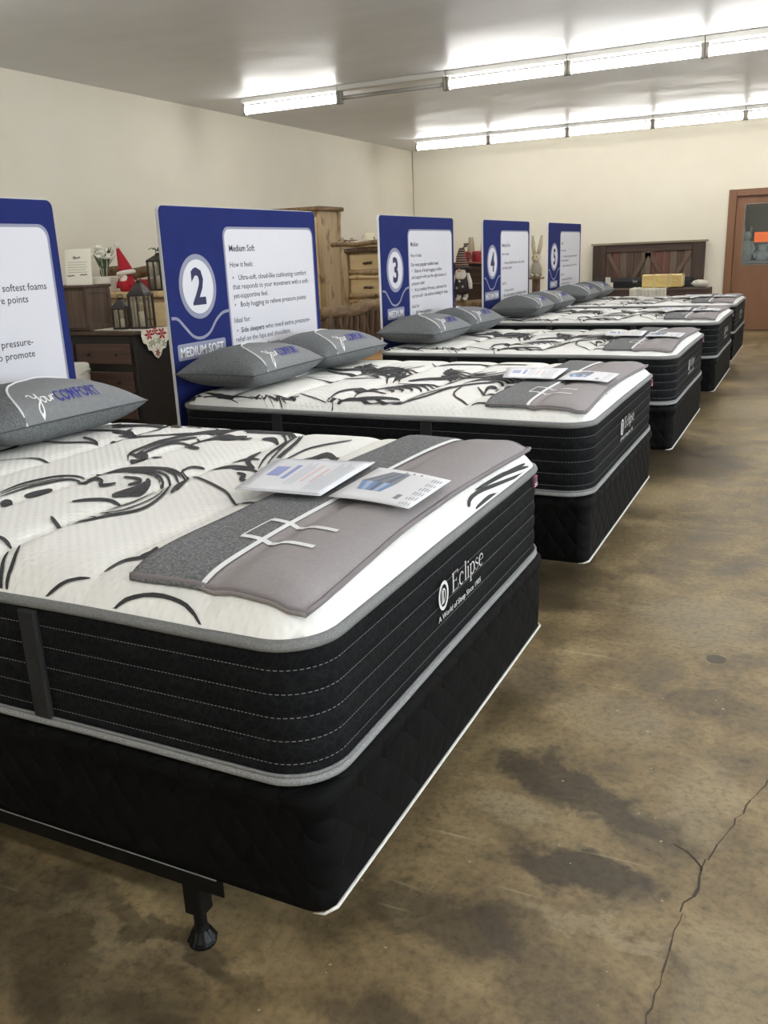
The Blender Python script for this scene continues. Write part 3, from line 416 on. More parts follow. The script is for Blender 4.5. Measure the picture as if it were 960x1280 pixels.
 [(-1.228,0.408,-1.232,0.411),(-1.229,0.421,-1.236,0.426),(-1.232,0.441,-1.24,0.447),(-1.235,0.463,-1.244,0.47),(-1.235,0.485,-1.245,0.492),(-1.232,0.504,-1.242,0.513),(-1.226,0.524,-1.236,0.533),(-1.22,0.543,-1.23,0.552),(-1.214,0.561,-1.224,0.569),(-1.209,0.577,-1.218,0.585),(-1.203,0.591,-1.211,0.598),(-1.199,0.604,-1.205,0.61),(-1.196,0.613,-1.201,0.617)],
 [(-0.835,0.301,-0.84,0.306),(-0.833,0.304,-0.843,0.313),(-0.832,0.31,-0.844,0.321),(-0.83,0.316,-0.844,0.329),(-0.828,0.321,-0.841,0.334),(-0.821,0.322,-0.834,0.336),(-0.812,0.323,-0.823,0.335),(-0.804,0.323,-0.813,0.333),(-0.8,0.325,-0.804,0.33)],
 [(-1.191,0.912,-1.196,0.916),(-1.195,0.928,-1.202,0.935),(-1.202,0.953,-1.211,0.962),(-1.209,0.982,-1.219,0.991),(-1.215,1.008,-1.226,1.02),(-1.218,1.033,-1.23,1.045),(-1.22,1.057,-1.232,1.069),(-1.22,1.081,-1.232,1.094),(-1.217,1.105,-1.229,1.118),(-1.21,1.13,-1.22,1.142),(-1.198,1.157,-1.207,1.168),(-1.186,1.181,-1.194,1.19),(-1.179,1.198,-1.184,1.205)],
 [(-0.936,1.394,-0.974,1.453),(-0.902,1.37,-0.917,1.395),(-0.874,1.347,-0.885,1.368),(-0.856,1.328,-0.861,1.343),(-0.843,1.31,-0.838,1.312),(-0.827,1.281,-0.817,1.272),(-0.807,1.232,-0.796,1.221),(-0.786,1.174,-0.776,1.163),(-0.765,1.116,-0.756,1.107),(-0.741,1.055,-0.733,1.047),(-0.717,0.994,-0.711,0.988),(-0.701,0.952,-0.697,0.949)],
 [(-0.88,1.383,-0.89,1.4),(-0.857,1.362,-0.87,1.386),(-0.831,1.34,-0.842,1.363),(-0.813,1.319,-0.814,1.331),(-0.803,1.3,-0.791,1.29),(-0.79,1.269,-0.776,1.253),(-0.776,1.228,-0.761,1.21),(-0.761,1.175,-0.747,1.158),(-0.745,1.115,-0.732,1.1),(-0.726,1.055,-0.715,1.043),(-0.701,0.99,-0.691,0.982),(-0.674,0.927,-0.666,0.921),(-0.654,0.884,-0.65,0.881)],
 [(-1.164,1.207,-1.171,1.218),(-1.143,1.193,-1.155,1.212),(-1.116,1.178,-1.132,1.201),(-1.095,1.173,-1.114,1.199),(-1.086,1.186,-1.108,1.212),(-1.083,1.208,-1.106,1.236),(-1.08,1.227,-1.104,1.257),(-1.076,1.242,-1.101,1.273),(-1.072,1.254,-1.097,1.287),(-1.061,1.258,-1.084,1.291),(-1.037,1.247,-1.056,1.278),(-1.005,1.228,-1.022,1.256),(-0.98,1.217,-0.997,1.243),(-0.968,1.224,-0.984,1.247),(-0.963,1.239,-0.976,1.258),(-0.962,1.253,-0.97,1.264)],
 [(-1.172,0.916,-1.178,0.923),(-1.163,0.91,-1.174,0.925),(-1.152,0.906,-1.166,0.924),(-1.14,0.903,-1.156,0.923),(-1.129,0.901,-1.146,0.922),(-1.117,0.902,-1.133,0.921),(-1.103,0.904,-1.118,0.921),(-1.092,0.907,-1.104,0.921),(-1.086,0.911,-1.092,0.918)],
 [(-1.231,0.934,-1.239,0.946),(-1.217,0.923,-1.233,0.945),(-1.201,0.912,-1.22,0.939),(-1.185,0.903,-1.209,0.933),(-1.173,0.899,-1.202,0.933),(-1.17,0.905,-1.202,0.938),(-1.172,0.917,-1.205,0.948),(-1.176,0.928,-1.208,0.96),(-1.177,0.935,-1.208,0.969),(-1.175,0.938,-1.202,0.97),(-1.17,0.939,-1.193,0.968),(-1.166,0.94,-1.184,0.963),(-1.165,0.944,-1.175,0.957)],
 [(-0.759,0.847,-0.764,0.853),(-0.746,0.847,-0.755,0.86),(-0.728,0.85,-0.739,0.866),(-0.709,0.852,-0.721,0.87),(-0.691,0.851,-0.702,0.869),(-0.674,0.842,-0.683,0.859),(-0.656,0.829,-0.662,0.843),(-0.64,0.816,-0.644,0.827),(-0.629,0.809,-0.631,0.814)],
 [(-1.652,1.312,-1.662,1.323),(-1.625,1.336,-1.648,1.362)],
 [(-1.43,1.362,-1.485,1.43),(-1.394,1.352,-1.438,1.408),(-1.366,1.35,-1.412,1.406),(-1.351,1.361,-1.421,1.446)],
 [(-1.285,1.365,-1.296,1.38),(-1.267,1.37,-1.295,1.406)]]
SWIRLS_B = [
 [(-1.993,0.031,-1.993,0.028),(-1.981,0.036,-1.991,0.043),(-1.937,0.025,-1.971,0.065),(-1.947,0.071,-1.925,0.043),(-1.89,0.041,-1.898,0.051),(-1.856,0.048,-1.863,0.057),(-1.814,0.052,-1.821,0.061),(-1.771,0.054,-1.778,0.065),(-1.728,0.056,-1.735,0.067),(-1.685,0.056,-1.691,0.067),(-1.646,0.053,-1.65,0.062),(-1.612,0.046,-1.614,0.054),(-1.605,0.07,-1.582,0.042),(-1.605,0.097,-1.594,0.088),(-1.564,0.059,-1.566,0.068),(-1.505,0.008,-1.51,0.01)],
 [(-1.946,0.067,-1.961,0.084),(-1.931,0.091,-1.93,0.089),(-1.891,0.092,-1.872,0.068),(-1.836,0.081,-1.804,0.04),(-1.79,0.077,-1.763,0.042),(-1.758,0.083,-1.724,0.04),(-1.733,0.095,-1.714,0.073),(-1.695,0.083,-1.701,0.097)],
 [(-1.834,0.065,-1.849,0.085),(-1.813,0.065,-1.827,0.086),(-1.79,0.06,-1.803,0.081),(-1.688,0.023,-1.688,0.027),(-1.675,0.017,-1.672,0.015)],
 [(-1.569,0.089,-1.572,0.095),(-1.555,0.08,-1.559,0.09),(-1.537,0.071,-1.541,0.082),(-1.518,0.062,-1.52,0.072),(-1.501,0.053,-1.501,0.062),(-1.485,0.043,-1.483,0.051),(-1.502,0.083,-1.474,0.051),(-1.497,0.086,-1.495,0.096),(-1.474,0.061,-1.474,0.073),(-1.434,0.014,-1.435,0.024),(-1.427,0.008,-1.423,0.008)],
 [(-1.539,0.08,-1.541,0.085),(-1.525,0.07,-1.528,0.08),(-1.508,0.061,-1.51,0.071),(-1.489,0.051,-1.489,0.06),(-1.469,0.04,-1.468,0.049),(-1.493,0.095,-1.475,0.077),(-1.459,0.062,-1.461,0.075),(-1.416,0.028,-1.416,0.032)],
 [(-1.64,0.064,-1.642,0.068),(-1.62,0.059,-1.623,0.066),(-1.593,0.053,-1.597,0.062),(-1.565,0.047,-1.567,0.055),(-1.556,0.062,-1.54,0.045),(-1.564,0.096,-1.553,0.088),(-1.482,0.018,-1.466,0.008)],
 [(-1.457,0.063,-1.461,0.072),(-1.431,0.056,-1.437,0.07),(-1.398,0.049,-1.403,0.064),(-1.377,0.042,-1.376,0.056),(-1.384,0.047,-1.392,0.076),(-1.406,0.059,-1.42,0.097),(-1.436,0.089,-1.42,0.091)],
 [(-1.523,0.093,-1.526,0.099),(-1.501,0.087,-1.506,0.097),(-1.47,0.081,-1.476,0.092),(-1.439,0.076,-1.445,0.088),(-1.415,0.074,-1.421,0.086),(-1.399,0.076,-1.406,0.087),(-1.389,0.081,-1.396,0.091),(-1.382,0.086,-1.388,0.095),(-1.378,0.092,-1.381,0.097)],
 [(-1.406,0.139,-1.41,0.147),(-1.377,0.118,-1.383,0.132),(-1.34,0.097,-1.346,0.11),(-1.303,0.079,-1.307,0.09),(-1.271,0.065,-1.273,0.074),(-1.242,0.053,-1.243,0.06),(-1.212,0.04,-1.213,0.047),(-1.218,0.085,-1.208,0.072),(-1.211,0.098,-1.208,0.095)],
 [(-1.212,0.099,-1.208,0.096),(-1.203,0.086,-1.204,0.093),(-1.191,0.07,-1.19,0.077),(-1.171,0.028,-1.158,0.011),(-1.165,0.008,-1.161,0.008),(-1.164,0.008,-1.165,0.008)],
 [(-1.209,0.055,-1.208,0.059),(-1.198,0.048,-1.197,0.053),(-1.197,0.063,-1.182,0.045),(-1.198,0.092,-1.178,0.065),(-1.17,0.083,-1.171,0.09),(-1.132,0.062,-1.143,0.088),(-1.036,0.064,-1.05,0.09),(-1.01,0.079,-1.019,0.095),(-0.986,0.098,-0.977,0.077),(-0.942,0.073,-0.927,0.041),(-0.905,0.043,-0.908,0.047)],
 [(-1.209,0.081,-1.213,0.085),(-1.207,0.093,-1.216,0.102),(-1.209,0.115,-1.222,0.13),(-1.213,0.146,-1.231,0.171),(-1.216,0.179,-1.238,0.214),(-1.212,0.207,-1.237,0.249),(-1.204,0.235,-1.229,0.28),(-1.191,0.259,-1.217,0.305),(-1.176,0.276,-1.2,0.321),(-1.154,0.282,-1.176,0.324),(-1.126,0.279,-1.145,0.316),(-1.1,0.274,-1.115,0.304),(-1.084,0.275,-1.092,0.291)],
 [(-1.168,0.044,-1.169,0.047),(-1.157,0.044,-1.156,0.045),(-1.16,0.077,-1.137,0.04),(-1.148,0.091,-1.135,0.071),(-1.132,0.098,-1.12,0.078),(-1.111,0.099,-1.1,0.079),(-1.087,0.097,-1.076,0.076),(-1.061,0.091,-1.049,0.068),(-1.033,0.082,-1.012,0.041),(-0.994,0.053,-0.991,0.046),(-0.966,0.047,-0.97,0.053),(-0.948,0.055,-0.951,0.061),(-0.936,0.062,-0.938,0.066)],
 [(-1.09,0.091,-1.094,0.094),(-1.092,0.102,-1.1,0.108),(-1.097,0.122,-1.108,0.133),(-1.104,0.147,-1.12,0.167),(-1.108,0.17,-1.128,0.202),(-1.108,0.19,-1.131,0.229),(-1.105,0.209,-1.129,0.251),(-1.097,0.223,-1.12,0.267),(-1.084,0.229,-1.105,0.271),(-1.058,0.221,-1.076,0.259),(-1.023,0.203,-1.037,0.235),(-0.99,0.184,-1,0.209),(-0.969,0.176,-0.974,0.189)],
 [(-1.038,0.072,-1.041,0.078),(-1.028,0.072,-1.034,0.084),(-1.015,0.074,-1.024,0.089),(-1.001,0.077,-1.011,0.095),(-0.987,0.08,-0.997,0.099),(-0.971,0.082,-0.981,0.101),(-0.953,0.084,-0.962,0.102),(-0.938,0.086,-0.944,0.101),(-0.928,0.09,-0.931,0.098)],
 [(-1.66,0.627,-1.67,0.643),(-1.623,0.601,-1.632,0.617),(-1.569,0.562,-1.579,0.58),(-1.515,0.526,-1.526,0.547),(-1.473,0.508,-1.486,0.53),(-1.452,0.513,-1.466,0.536),(-1.443,0.532,-1.457,0.556),(-1.433,0.558,-1.447,0.582),(-1.412,0.581,-1.424,0.604),(-1.369,0.602,-1.381,0.623),(-1.314,0.624,-1.324,0.643),(-1.261,0.643,-1.269,0.66),(-1.224,0.656,-1.232,0.673)],
 [(-1.736,0.971,-1.75,0.998),(-1.707,0.942,-1.733,0.991),(-1.671,0.912,-1.702,0.971),(-1.633,0.885,-1.668,0.951),(-1.597,0.872,-1.635,0.943),(-1.562,0.877,-1.603,0.951),(-1.528,0.894,-1.568,0.969),(-1.495,0.916,-1.535,0.991),(-1.467,0.936,-1.504,1.008),(-1.443,0.955,-1.478,1.022),(-1.422,0.975,-1.453,1.035),(-1.407,0.995,-1.431,1.045),(-1.399,1.016,-1.413,1.044)],
 [(-1.65,0.844,-1.662,0.867),(-1.619,0.818,-1.644,0.863),(-1.582,0.792,-1.611,0.847),(-1.542,0.768,-1.574,0.829),(-1.506,0.755,-1.539,0.817),(-1.473,0.755,-1.505,0.815),(-1.439,0.764,-1.467,0.818),(-1.41,0.777,-1.433,0.822),(-1.394,0.794,-1.406,0.816)],
 [(-1.546,1.088,-1.562,1.124),(-1.517,1.046,-1.55,1.12),(-1.484,1.006,-1.523,1.094),(-1.454,0.968,-1.491,1.058),(-1.439,0.948,-1.456,1.008),(-1.445,0.959,-1.414,0.926),(-1.435,0.934,-1.395,0.876),(-1.421,0.897,-1.387,0.846),(-1.404,0.861,-1.388,0.837)],
 [(-1.564,0.995,-1.576,1.019),(-1.547,1.004,-1.569,1.046),(-1.526,1.024,-1.552,1.074),(-1.501,1.034,-1.53,1.092),(-1.47,1.026,-1.5,1.087),(-1.434,1.008,-1.465,1.072),(-1.4,0.995,-1.432,1.062),(-1.375,0.998,-1.407,1.066),(-1.352,1.007,-1.384,1.075),(-1.325,1.006,-1.356,1.073),(-1.29,0.99,-1.318,1.053),(-1.25,0.966,-1.275,1.024),(-1.216,0.938,-1.237,0.989),(-1.187,0.902,-1.201,0.941),(-1.162,0.862,-1.17,0.889),(-1.144,0.836,-1.149,0.851)],
 [(-1.147,0.557,-1.154,0.562),(-1.156,0.582,-1.169,0.591),(-1.17,0.616,-1.189,0.634),(-1.183,0.648,-1.212,0.689),(-1.19,0.674,-1.229,0.742),(-1.191,0.701,-1.233,0.781),(-1.187,0.729,-1.23,0.812),(-1.184,0.76,-1.226,0.842),(-1.186,0.797,-1.226,0.872),(-1.198,0.848,-1.233,0.907),(-1.217,0.904,-1.246,0.949),(-1.235,0.954,-1.259,0.99),(-1.251,0.994,-1.264,1.014)],
 [(-1.088,0.507,-1.094,0.512),(-1.098,0.535,-1.109,0.544),(-1.115,0.576,-1.131,0.591),(-1.131,0.617,-1.155,0.649),(-1.141,0.649,-1.173,0.704),(-1.144,0.676,-1.181,0.744),(-1.144,0.705,-1.181,0.777),(-1.143,0.734,-1.18,0.805),(-1.147,0.767,-1.181,0.83),(-1.159,0.809,-1.187,0.854),(-1.175,0.854,-1.196,0.88),(-1.191,0.89,-1.206,0.908),(-1.203,0.916,-1.212,0.926)],
 [(-1.069,0.53,-1.077,0.539),(-1.078,0.559,-1.094,0.578),(-1.095,0.605,-1.116,0.631),(-1.111,0.652,-1.14,0.693),(-1.123,0.69,-1.157,0.749),(-1.129,0.724,-1.164,0.792),(-1.132,0.761,-1.164,0.825),(-1.134,0.796,-1.16,0.849),(-1.14,0.83,-1.153,0.856)],
 [(-1.532,1.092,-1.545,1.125),(-1.492,1.023,-1.523,1.104),(-1.446,0.954,-1.48,1.044),(-1.405,0.898,-1.434,0.975),(-1.385,0.879,-1.396,0.909)],
 [(-1.526,0.998,-1.537,1.027),(-1.495,0.941,-1.521,1.014),(-1.459,0.887,-1.488,0.968),(-1.428,0.844,-1.453,0.914),(-1.414,0.832,-1.423,0.859)],
 [(-1.033,0.565,-1.046,0.592),(-1.012,0.574,-1.035,0.624),(-0.987,0.597,-1.015,0.658),(-0.961,0.616,-0.992,0.686),(-0.936,0.624,-0.968,0.699),(-0.91,0.627,-0.943,0.706),(-0.889,0.638,-0.923,0.718),(-0.877,0.664,-0.911,0.742),(-0.87,0.697,-0.903,0.772),(-0.865,0.726,-0.895,0.797),(-0.86,0.748,-0.886,0.812),(-0.855,0.768,-0.877,0.821),(-0.856,0.79,-0.868,0.819)],
 [(-0.93,0.738,-0.941,0.766),(-0.908,0.712,-0.93,0.771),(-0.881,0.691,-0.908,0.762),(-0.856,0.67,-0.883,0.747),(-0.843,0.656,-0.859,0.719),(-0.855,0.684,-0.827,0.636),(-0.85,0.657,-0.821,0.599),(-0.844,0.621,-0.821,0.574),(-0.836,0.588,-0.825,0.565)],
 [(-0.835,0.921,-0.842,0.944),(-0.819,0.893,-0.833,0.94),(-0.8,0.864,-0.818,0.921),(-0.78,0.838,-0.801,0.903),(-0.764,0.825,-0.788,0.893),(-0.753,0.83,-0.778,0.896),(-0.745,0.847,-0.768,0.907),(-0.741,0.869,-0.759,0.918),(-0.741,0.893,-0.75,0.917)],
 [(-1.059,0.492,-1.066,0.507),(-1.027,0.484,-1.034,0.501),(-0.981,0.474,-0.989,0.495),(-0.935,0.473,-0.945,0.496),(-0.89,0.483,-0.9,0.507),(-0.845,0.501,-0.855,0.527),(-0.811,0.53,-0.822,0.556),(-0.797,0.575,-0.808,0.6),(-0.794,0.631,-0.805,0.655),(-0.792,0.684,-0.802,0.708),(-0.784,0.733,-0.793,0.754),(-0.776,0.779,-0.783,0.796),(-0.769,0.81,-0.776,0.826)],
 [(-1.173,0.251,-1.189,0.281),(-1.161,0.244,-1.195,0.305),(-1.153,0.249,-1.194,0.325),(-1.144,0.256,-1.189,0.341),(-1.132,0.261,-1.178,0.35),(-1.113,0.262,-1.156,0.348),(-1.089,0.26,-1.127,0.338),(-1.068,0.261,-1.098,0.323),(-1.058,0.272,-1.072,0.303)],
 [(-1.082,0.077,-1.088,0.087),(-1.07,0.076,-1.08,0.095),(-1.054,0.078,-1.068,0.103),(-1.036,0.08,-1.052,0.111),(-1.019,0.083,-1.037,0.117),(-1.002,0.084,-1.02,0.121),(-0.984,0.086,-1.003,0.124),(-0.966,0.087,-0.984,0.126),(-0.947,0.088,-0.964,0.125),(-0.924,0.089,-0.939,0.123),(-0.9,0.089,-0.912,0.118),(-0.878,0.09,-0.888,0.113),(-0.864,0.093,-0.869,0.106)],
 [(-1.05,0.063,-1.057,0.076),(-1.018,0.08,-1.028,0.097),(-0.984,0.096,-0.975,0.077),(-0.926,0.065,-0.917,0.045),(-0.875,0.05,-0.88,0.059),(-0.839,0.064,-0.846,0.076),(-0.808,0.082,-0.817,0.098),(-0.781,0.109,-0.793,0.131),(-0.761,0.15,-0.777,0.182),(-0.752,0.219,-0.772,0.258),(-0.751,0.309,-0.771,0.351),(-0.744,0.391,-0.764,0.435),(-0.725,0.454,-0.744,0.499),(-0.7,0.506,-0.717,0.549),(-0.673,0.546,-0.689,0.587),(-0.645,0.575,-0.658,0.611),(-0.616,0.592,-0.627,0.623),(-0.597,0.607,-0.603,0.626)],
 [(-1.095,0.097,-1.092,0.091),(-1.057,0.085,-1.052,0.075),(-0.997,0.054,-0.991,0.042),(-0.948,0.047,-0.951,0.052),(-0.91,0.056,-0.913,0.061),(-0.872,0.067,-0.877,0.074),(-0.838,0.085,-0.843,0.094),(-0.811,0.12,-0.818,0.134),(-0.796,0.185,-0.806,0.204),(-0.789,0.263,-0.799,0.284),(-0.779,0.338,-0.788,0.359),(-0.768,0.409,-0.776,0.426),(-0.761,0.459,-0.767,0.473)],
 [(-0.722,0.497,-0.714,0.48),(-0.718,0.449,-0.703,0.42),(-0.708,0.377,-0.691,0.345),(-0.693,0.306,-0.677,0.282),(-0.67,0.239,-0.664,0.247),(-0.644,0.187,-0.647,0.213),(-0.622,0.15,-0.628,0.18),(-0.599,0.123,-0.605,0.152),(-0.576,0.105,-0.581,0.128),(-0.559,0.093,-0.562,0.111),(-0.549,0.086,-0.55,0.099),(-0.543,0.081,-0.543,0.09),(-0.538,0.079,-0.538,0.084)],
 [(-0.517,0.064,-0.519,0.067),(-0.513,0.067,-0.518,0.073),(-0.509,0.073,-0.515,0.082),(-0.503,0.079,-0.51,0.091),(-0.495,0.083,-0.501,0.099),(-0.48,0.084,-0.486,0.101),(-0.461,0.083,-0.466,0.1),(-0.442,0.082,-0.447,0.098),(-0.428,0.083,-0.433,0.098),(-0.419,0.085,-0.425,0.1),(-0.415,0.09,-0.422,0.103),(-0.414,0.095,-0.42,0.106),(-0.414,0.1,-0.417,0.106)],
 [(-0.634,0.462,-0.636,0.476),(-0.621,0.433,-0.625,0.458),(-0.604,0.396,-0.61,0.429),(-0.584,0.357,-0.593,0.399),(-0.563,0.323,-0.577,0.373),(-0.543,0.297,-0.559,0.351),(-0.523,0.274,-0.539,0.33),(-0.502,0.257,-0.519,0.311),(-0.484,0.244,-0.5,0.296),(-0.465,0.237,-0.481,0.285),(-0.447,0.235,-0.461,0.278),(-0.432,0.237,-0.443,0.272),(-0.423,0.243,-0.429,0.262)],
 [(-0.557,0.343,-0.564,0.356),(-0.558,0.362,-0.573,0.387),(-0.565,0.393,-0.584,0.428),(-0.57,0.426,-0.593,0.472),(-0.572,0.449,-0.597,0.507),(-0.569,0.465,-0.592,0.526),(-0.562,0.478,-0.582,0.535),(-0.554,0.49,-0.57,0.536),(-0.552,0.507,-0.56,0.529)],
 [(-0.509,0.353,-0.515,0.365),(-0.508,0.368,-0.525,0.401),(-0.514,0.403,-0.533,0.441),(-0.522,0.444,-0.539,0.477),(-0.531,0.48,-0.538,0.494)],
 [(-0.481,0.39,-0.487,0.403),(-0.481,0.404,-0.494,0.429),(-0.485,0.429,-0.502,0.463),(-0.487,0.452,-0.507,0.499),(-0.486,0.467,-0.505,0.523),(-0.475,0.469,-0.493,0.524),(-0.459,0.465,-0.474,0.514),(-0.442,0.459,-0.454,0.498),(-0.433,0.462,-0.439,0.481)],
 [(-1.19,1.243,-1.198,1.264),(-1.165,1.212,-1.175,1.237),(-1.13,1.171,-1.142,1.203),(-1.098,1.148,-1.112,1.184),(-1.078,1.157,-1.094,1.195),(-1.061,1.181,-1.078,1.221),(-1.029,1.203,-1.045,1.245),(-0.969,1.216,-0.985,1.257),(-0.895,1.226,-0.91,1.265),(-0.823,1.233,-0.835,1.27),(-0.749,1.236,-0.759,1.269),(-0.677,1.237,-0.685,1.264),(-0.627,1.238,-0.633,1.259)]]
# ------------------------------------------------------------------ the room
XW, YB, HC = -6.187, 14.588, 3.247
XR, YF = 5.2, -4.6
DX0, DX1, DZ = -.53, .50, 2.13       # door opening
def struct(name, mb, m, label, parent=None):
    return tag(mb.build(name, m, parent), label, None, None, 'structure')
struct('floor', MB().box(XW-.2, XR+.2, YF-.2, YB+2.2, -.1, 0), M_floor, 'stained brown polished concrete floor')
struct('ceiling', MB().box(XW-.2, XR+.2, YF-.2, YB+2.2, HC, HC+.1), M_ceil, 'grey painted ceiling')
struct('wall_left', MB().box(XW-.15, XW, YF-.2, YB+.15, 0, HC), M_wall, 'cream side wall behind the furniture')
wb = MB(); wb.box(XW-.15, DX0, YB, YB+.15, 0, HC); wb.box(DX1, XR+.15, YB, YB+.15, 0, HC); wb.box(DX0, DX1, YB, YB+.15, DZ, HC)
struct('wall_back', wb, M_wall, 'cream end wall with the brown door')
wr_ = MB(); wr_.box(XR, XR+.15, YF-.2, YB+.15, 0, WZ0); wr_.box(XR, XR+.15, YF-.2, YB+.15, WZ1, HC)
edges = [YF-.2]+[v for p_ in WINDOWS for v in p_]+[YB+.15]
for a_, b_ in zip(edges[::2], edges[1::2]): wr_.box(XR, XR+.15, a_, b_, WZ0, WZ1)
struct('wall_right', wr_, M_wall, 'cream shop-front wall with windows')
M_alu = mat('window_frame_grey', (150,152,154), .4)
def glass_mat(name, tint, amt=.75, rough=.03):
    N = NT(name); gl = N.n('ShaderNodeBsdfGlossy'); gl.inputs['Roughness'].default_value = rough
    tr = N.n('ShaderNodeBsdfTransparent'); tr.inputs[0].default_value = tint
    mx = N.n('ShaderNodeMixShader'); mx.inputs[0].default_value = 1-amt
    N.l(tr.outputs[0], mx.inputs[1]); N.l(gl.outputs[0], mx.inputs[2]); N.l(mx.outputs[0], N.out.inputs[0]); return N.m
M_shop = glass_mat('shop_glass', (.95,.97,.97,1), .94)
for k, (a_, b_) in enumerate(WINDOWS):
    e_ = empty('window_%d' % (k+1), (XR+.05, a_, 0)); e_['kind'] = 'structure'; e_['label'] = 'tall shop window in the right-hand wall'
    wf = MB(); w_ = b_-a_
    for q in ((0,.05,0,.05,WZ0,WZ1),(0,.05,w_-.05,w_,WZ0,WZ1),(0,.05,w_/2-.025,w_/2+.025,WZ0,WZ1),(0,.05,.05,w_/2-.025,WZ0,WZ0+.05),(0,.05,w_/2+.025,w_-.05,WZ0,WZ0+.05),(0,.05,.05,w_/2-.025,WZ1-.05,WZ1),(0,.05,w_/2+.025,w_-.05,WZ1-.05,WZ1)): wf.box(*q)
    wf.build('window_frame', M_alu, e_)
    for c_, d_ in ((.05, w_/2-.025), (w_/2+.025, w_-.05)): MB().box(.02, .026, c_, d_, WZ0+.05, WZ1-.05).build('pane', M_shop, e_)
struct('wall_front', MB().box(XW-.15, XR+.15, YF-.15, YF, 0, HC), M_wall, 'cream wall behind the viewer')
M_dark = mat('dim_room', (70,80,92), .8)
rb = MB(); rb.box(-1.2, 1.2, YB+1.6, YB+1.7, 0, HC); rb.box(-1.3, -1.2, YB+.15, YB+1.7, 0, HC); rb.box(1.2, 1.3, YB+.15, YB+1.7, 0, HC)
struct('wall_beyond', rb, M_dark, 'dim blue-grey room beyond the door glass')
# thin dark line of the paint joint in the room corner
struct('trim_1', MB().box(XW+.001, XW+.012, YB-.012, YB-.001, 0, HC-.002), mat('corner_joint', (150,146,134), .8), 'thin grey joint running up the room corner')
# floor cracks and the round patch
fl = bpy.data.objects['floor']
ck = MB(); rnd = random.Random(3)
def crack(pts, wd):
    P = []
    for (x0, y0), (x1, y1) in zip(pts, pts[1:]):
        n = max(2, int(math.hypot(x1-x0, y1-y0)/.03))
        for k in range(n): P.append((x0+(x1-x0)*k/n+rnd.uniform(-.006,.006), y0+(y1-y0)*k/n+rnd.uniform(-.006,.006)))
    P.append(pts[-1])
    for k in range(len(P)-1):
        strip(ck, [P[k], P[k+1]], wd*rnd.uniform(.4, 1.2), lambda x, y: (x, y, .0008), taper=False, sub=1)
crack([(.95,1.5),(.86,1.32),(.761,1.161),(.686,.916),(.644,.746)], .004)
crack([(.644,.746),(.629,.633),(.606,.538)], .009); crack([(.606,.538),(.591,.245),(.587,.2),(.56,-.35)], .004)
crack([(.635,.70),(.617,.735),(.557,.775)], .005)
chp = MB()           # pale chips in the concrete
for k in range(46):
    x, y = rnd.uniform(-.6,.75), rnd.uniform(-.25,1.6); r_ = rnd.uniform(.0015,.005)
    if k % 6 == 0: r_ *= 1.8
    n_ = 7; chp.add([(x+r_*rnd.uniform(.5,1.2)*math.cos(q*6.283/n_), y+r_*rnd.uniform(.5,1.2)*math.sin(q*6.283/n_), .0009) for q in range(n_)], [tuple(range(n_))])
cp_ = chp.build('chip_mark', mat('chip_pale', (168,154,128), .8), fl); cp_['kind'] = 'stuff'
cr = ck.build('crack', mat('crack_dark', (74,65,52), .9), fl); cr['kind'] = 'stuff'
pt = MB().prism([(.551+.034*math.cos(a*math.pi/12), 1.893+.034*math.sin(a*math.pi/12)) for a in range(24)], lambda p: (p[0], p[1], -.002), lambda p: (p[0], p[1], .0012))
pt.build('round_patch', mat('patch_dark', (78,69,53), .5), fl)

# door
M_door = wood('brown_door_paint', (122,84,58), (132,92,65), ring=14, stretch=(1,1,.1), rough=.5, bump=.05)
df = empty('door_1', (0, YB, 0)); df['kind'] = 'structure'; df['label'] = 'brown door with glazed upper panel in a brown frame'
j = MB(); j.box(DX0-.10, DX0+.015, -.03, .16, 0, DZ+.09, bev=.006); j.box(DX1-.015, DX1+.10, -.03, .16, 0, DZ+.09, bev=.006); j.box(DX0+.015, DX1-.015, -.03, .16, DZ-.015, DZ+.09, bev=.006)
j.build('door_frame', M_door, df)
wx0, wx1, wz0, wz1 = -.385, .36, 1.04, 2.0
l = MB(); x0, x1, z1 = DX0+.02, DX1-.02, DZ-.02
l.box(x0, wx0, .03, .075, .008, z1); l.box(wx1, x1, .03, .075, .008, z1); l.box(wx0, wx1, .03, .075, .008, wz0); l.box(wx0, wx1, .03, .075, wz1, z1)
l.build('door_leaf', M_door, df)
s = MB(); s.box(wx0, wx0+.015, .022, .05, wz0, wz1); s.box(wx1-.015, wx1, .022, .05, wz0, wz1); s.box(wx0+.015, wx1-.015, .022, .05, wz0, wz0+.015); s.box(wx0+.015, wx1-.015, .022, .05, wz1-.015, wz1)
s.build('glazing_bead', mat('bead_metal', (128,118,104), .4), df)
M_glass = glass_mat('clear_glass', (.85,.9,.92,1), .9)
fbox('pane', M_glass, df, wx0+.012, wx1-.012, .038, .044, wz0+.012, wz1-.012, bev=0)
# hinge on the jamb and lever handle
hd = MB(); hd.lathe([(.026,0),(.026,.012),(.012,.016),(.012,.05)], 14, (0,0,0)); 
for i, v in enumerate(hd.v): hd.v[i] = (x1-.07+v[0], .03-v[2], 1.0+v[1])
hd.tube([(x1-.07,-.02,1.0),(x1-.19,-.022,1.0)], .009, 8); hd.build('door_handle', mat('brushed_metal', (170,168,160), .3, metal=1), df)
nt = empty('paper_notice', (-.06, YB+.036, 1.475), 0, 'orange paper notice taped to the glass of the brown door', 'notice')
fbox('sheet', mat('orange_paper', (242,122,72), .7), nt, -.15, .15, 0, .0015, -.078, .078, bev=0)
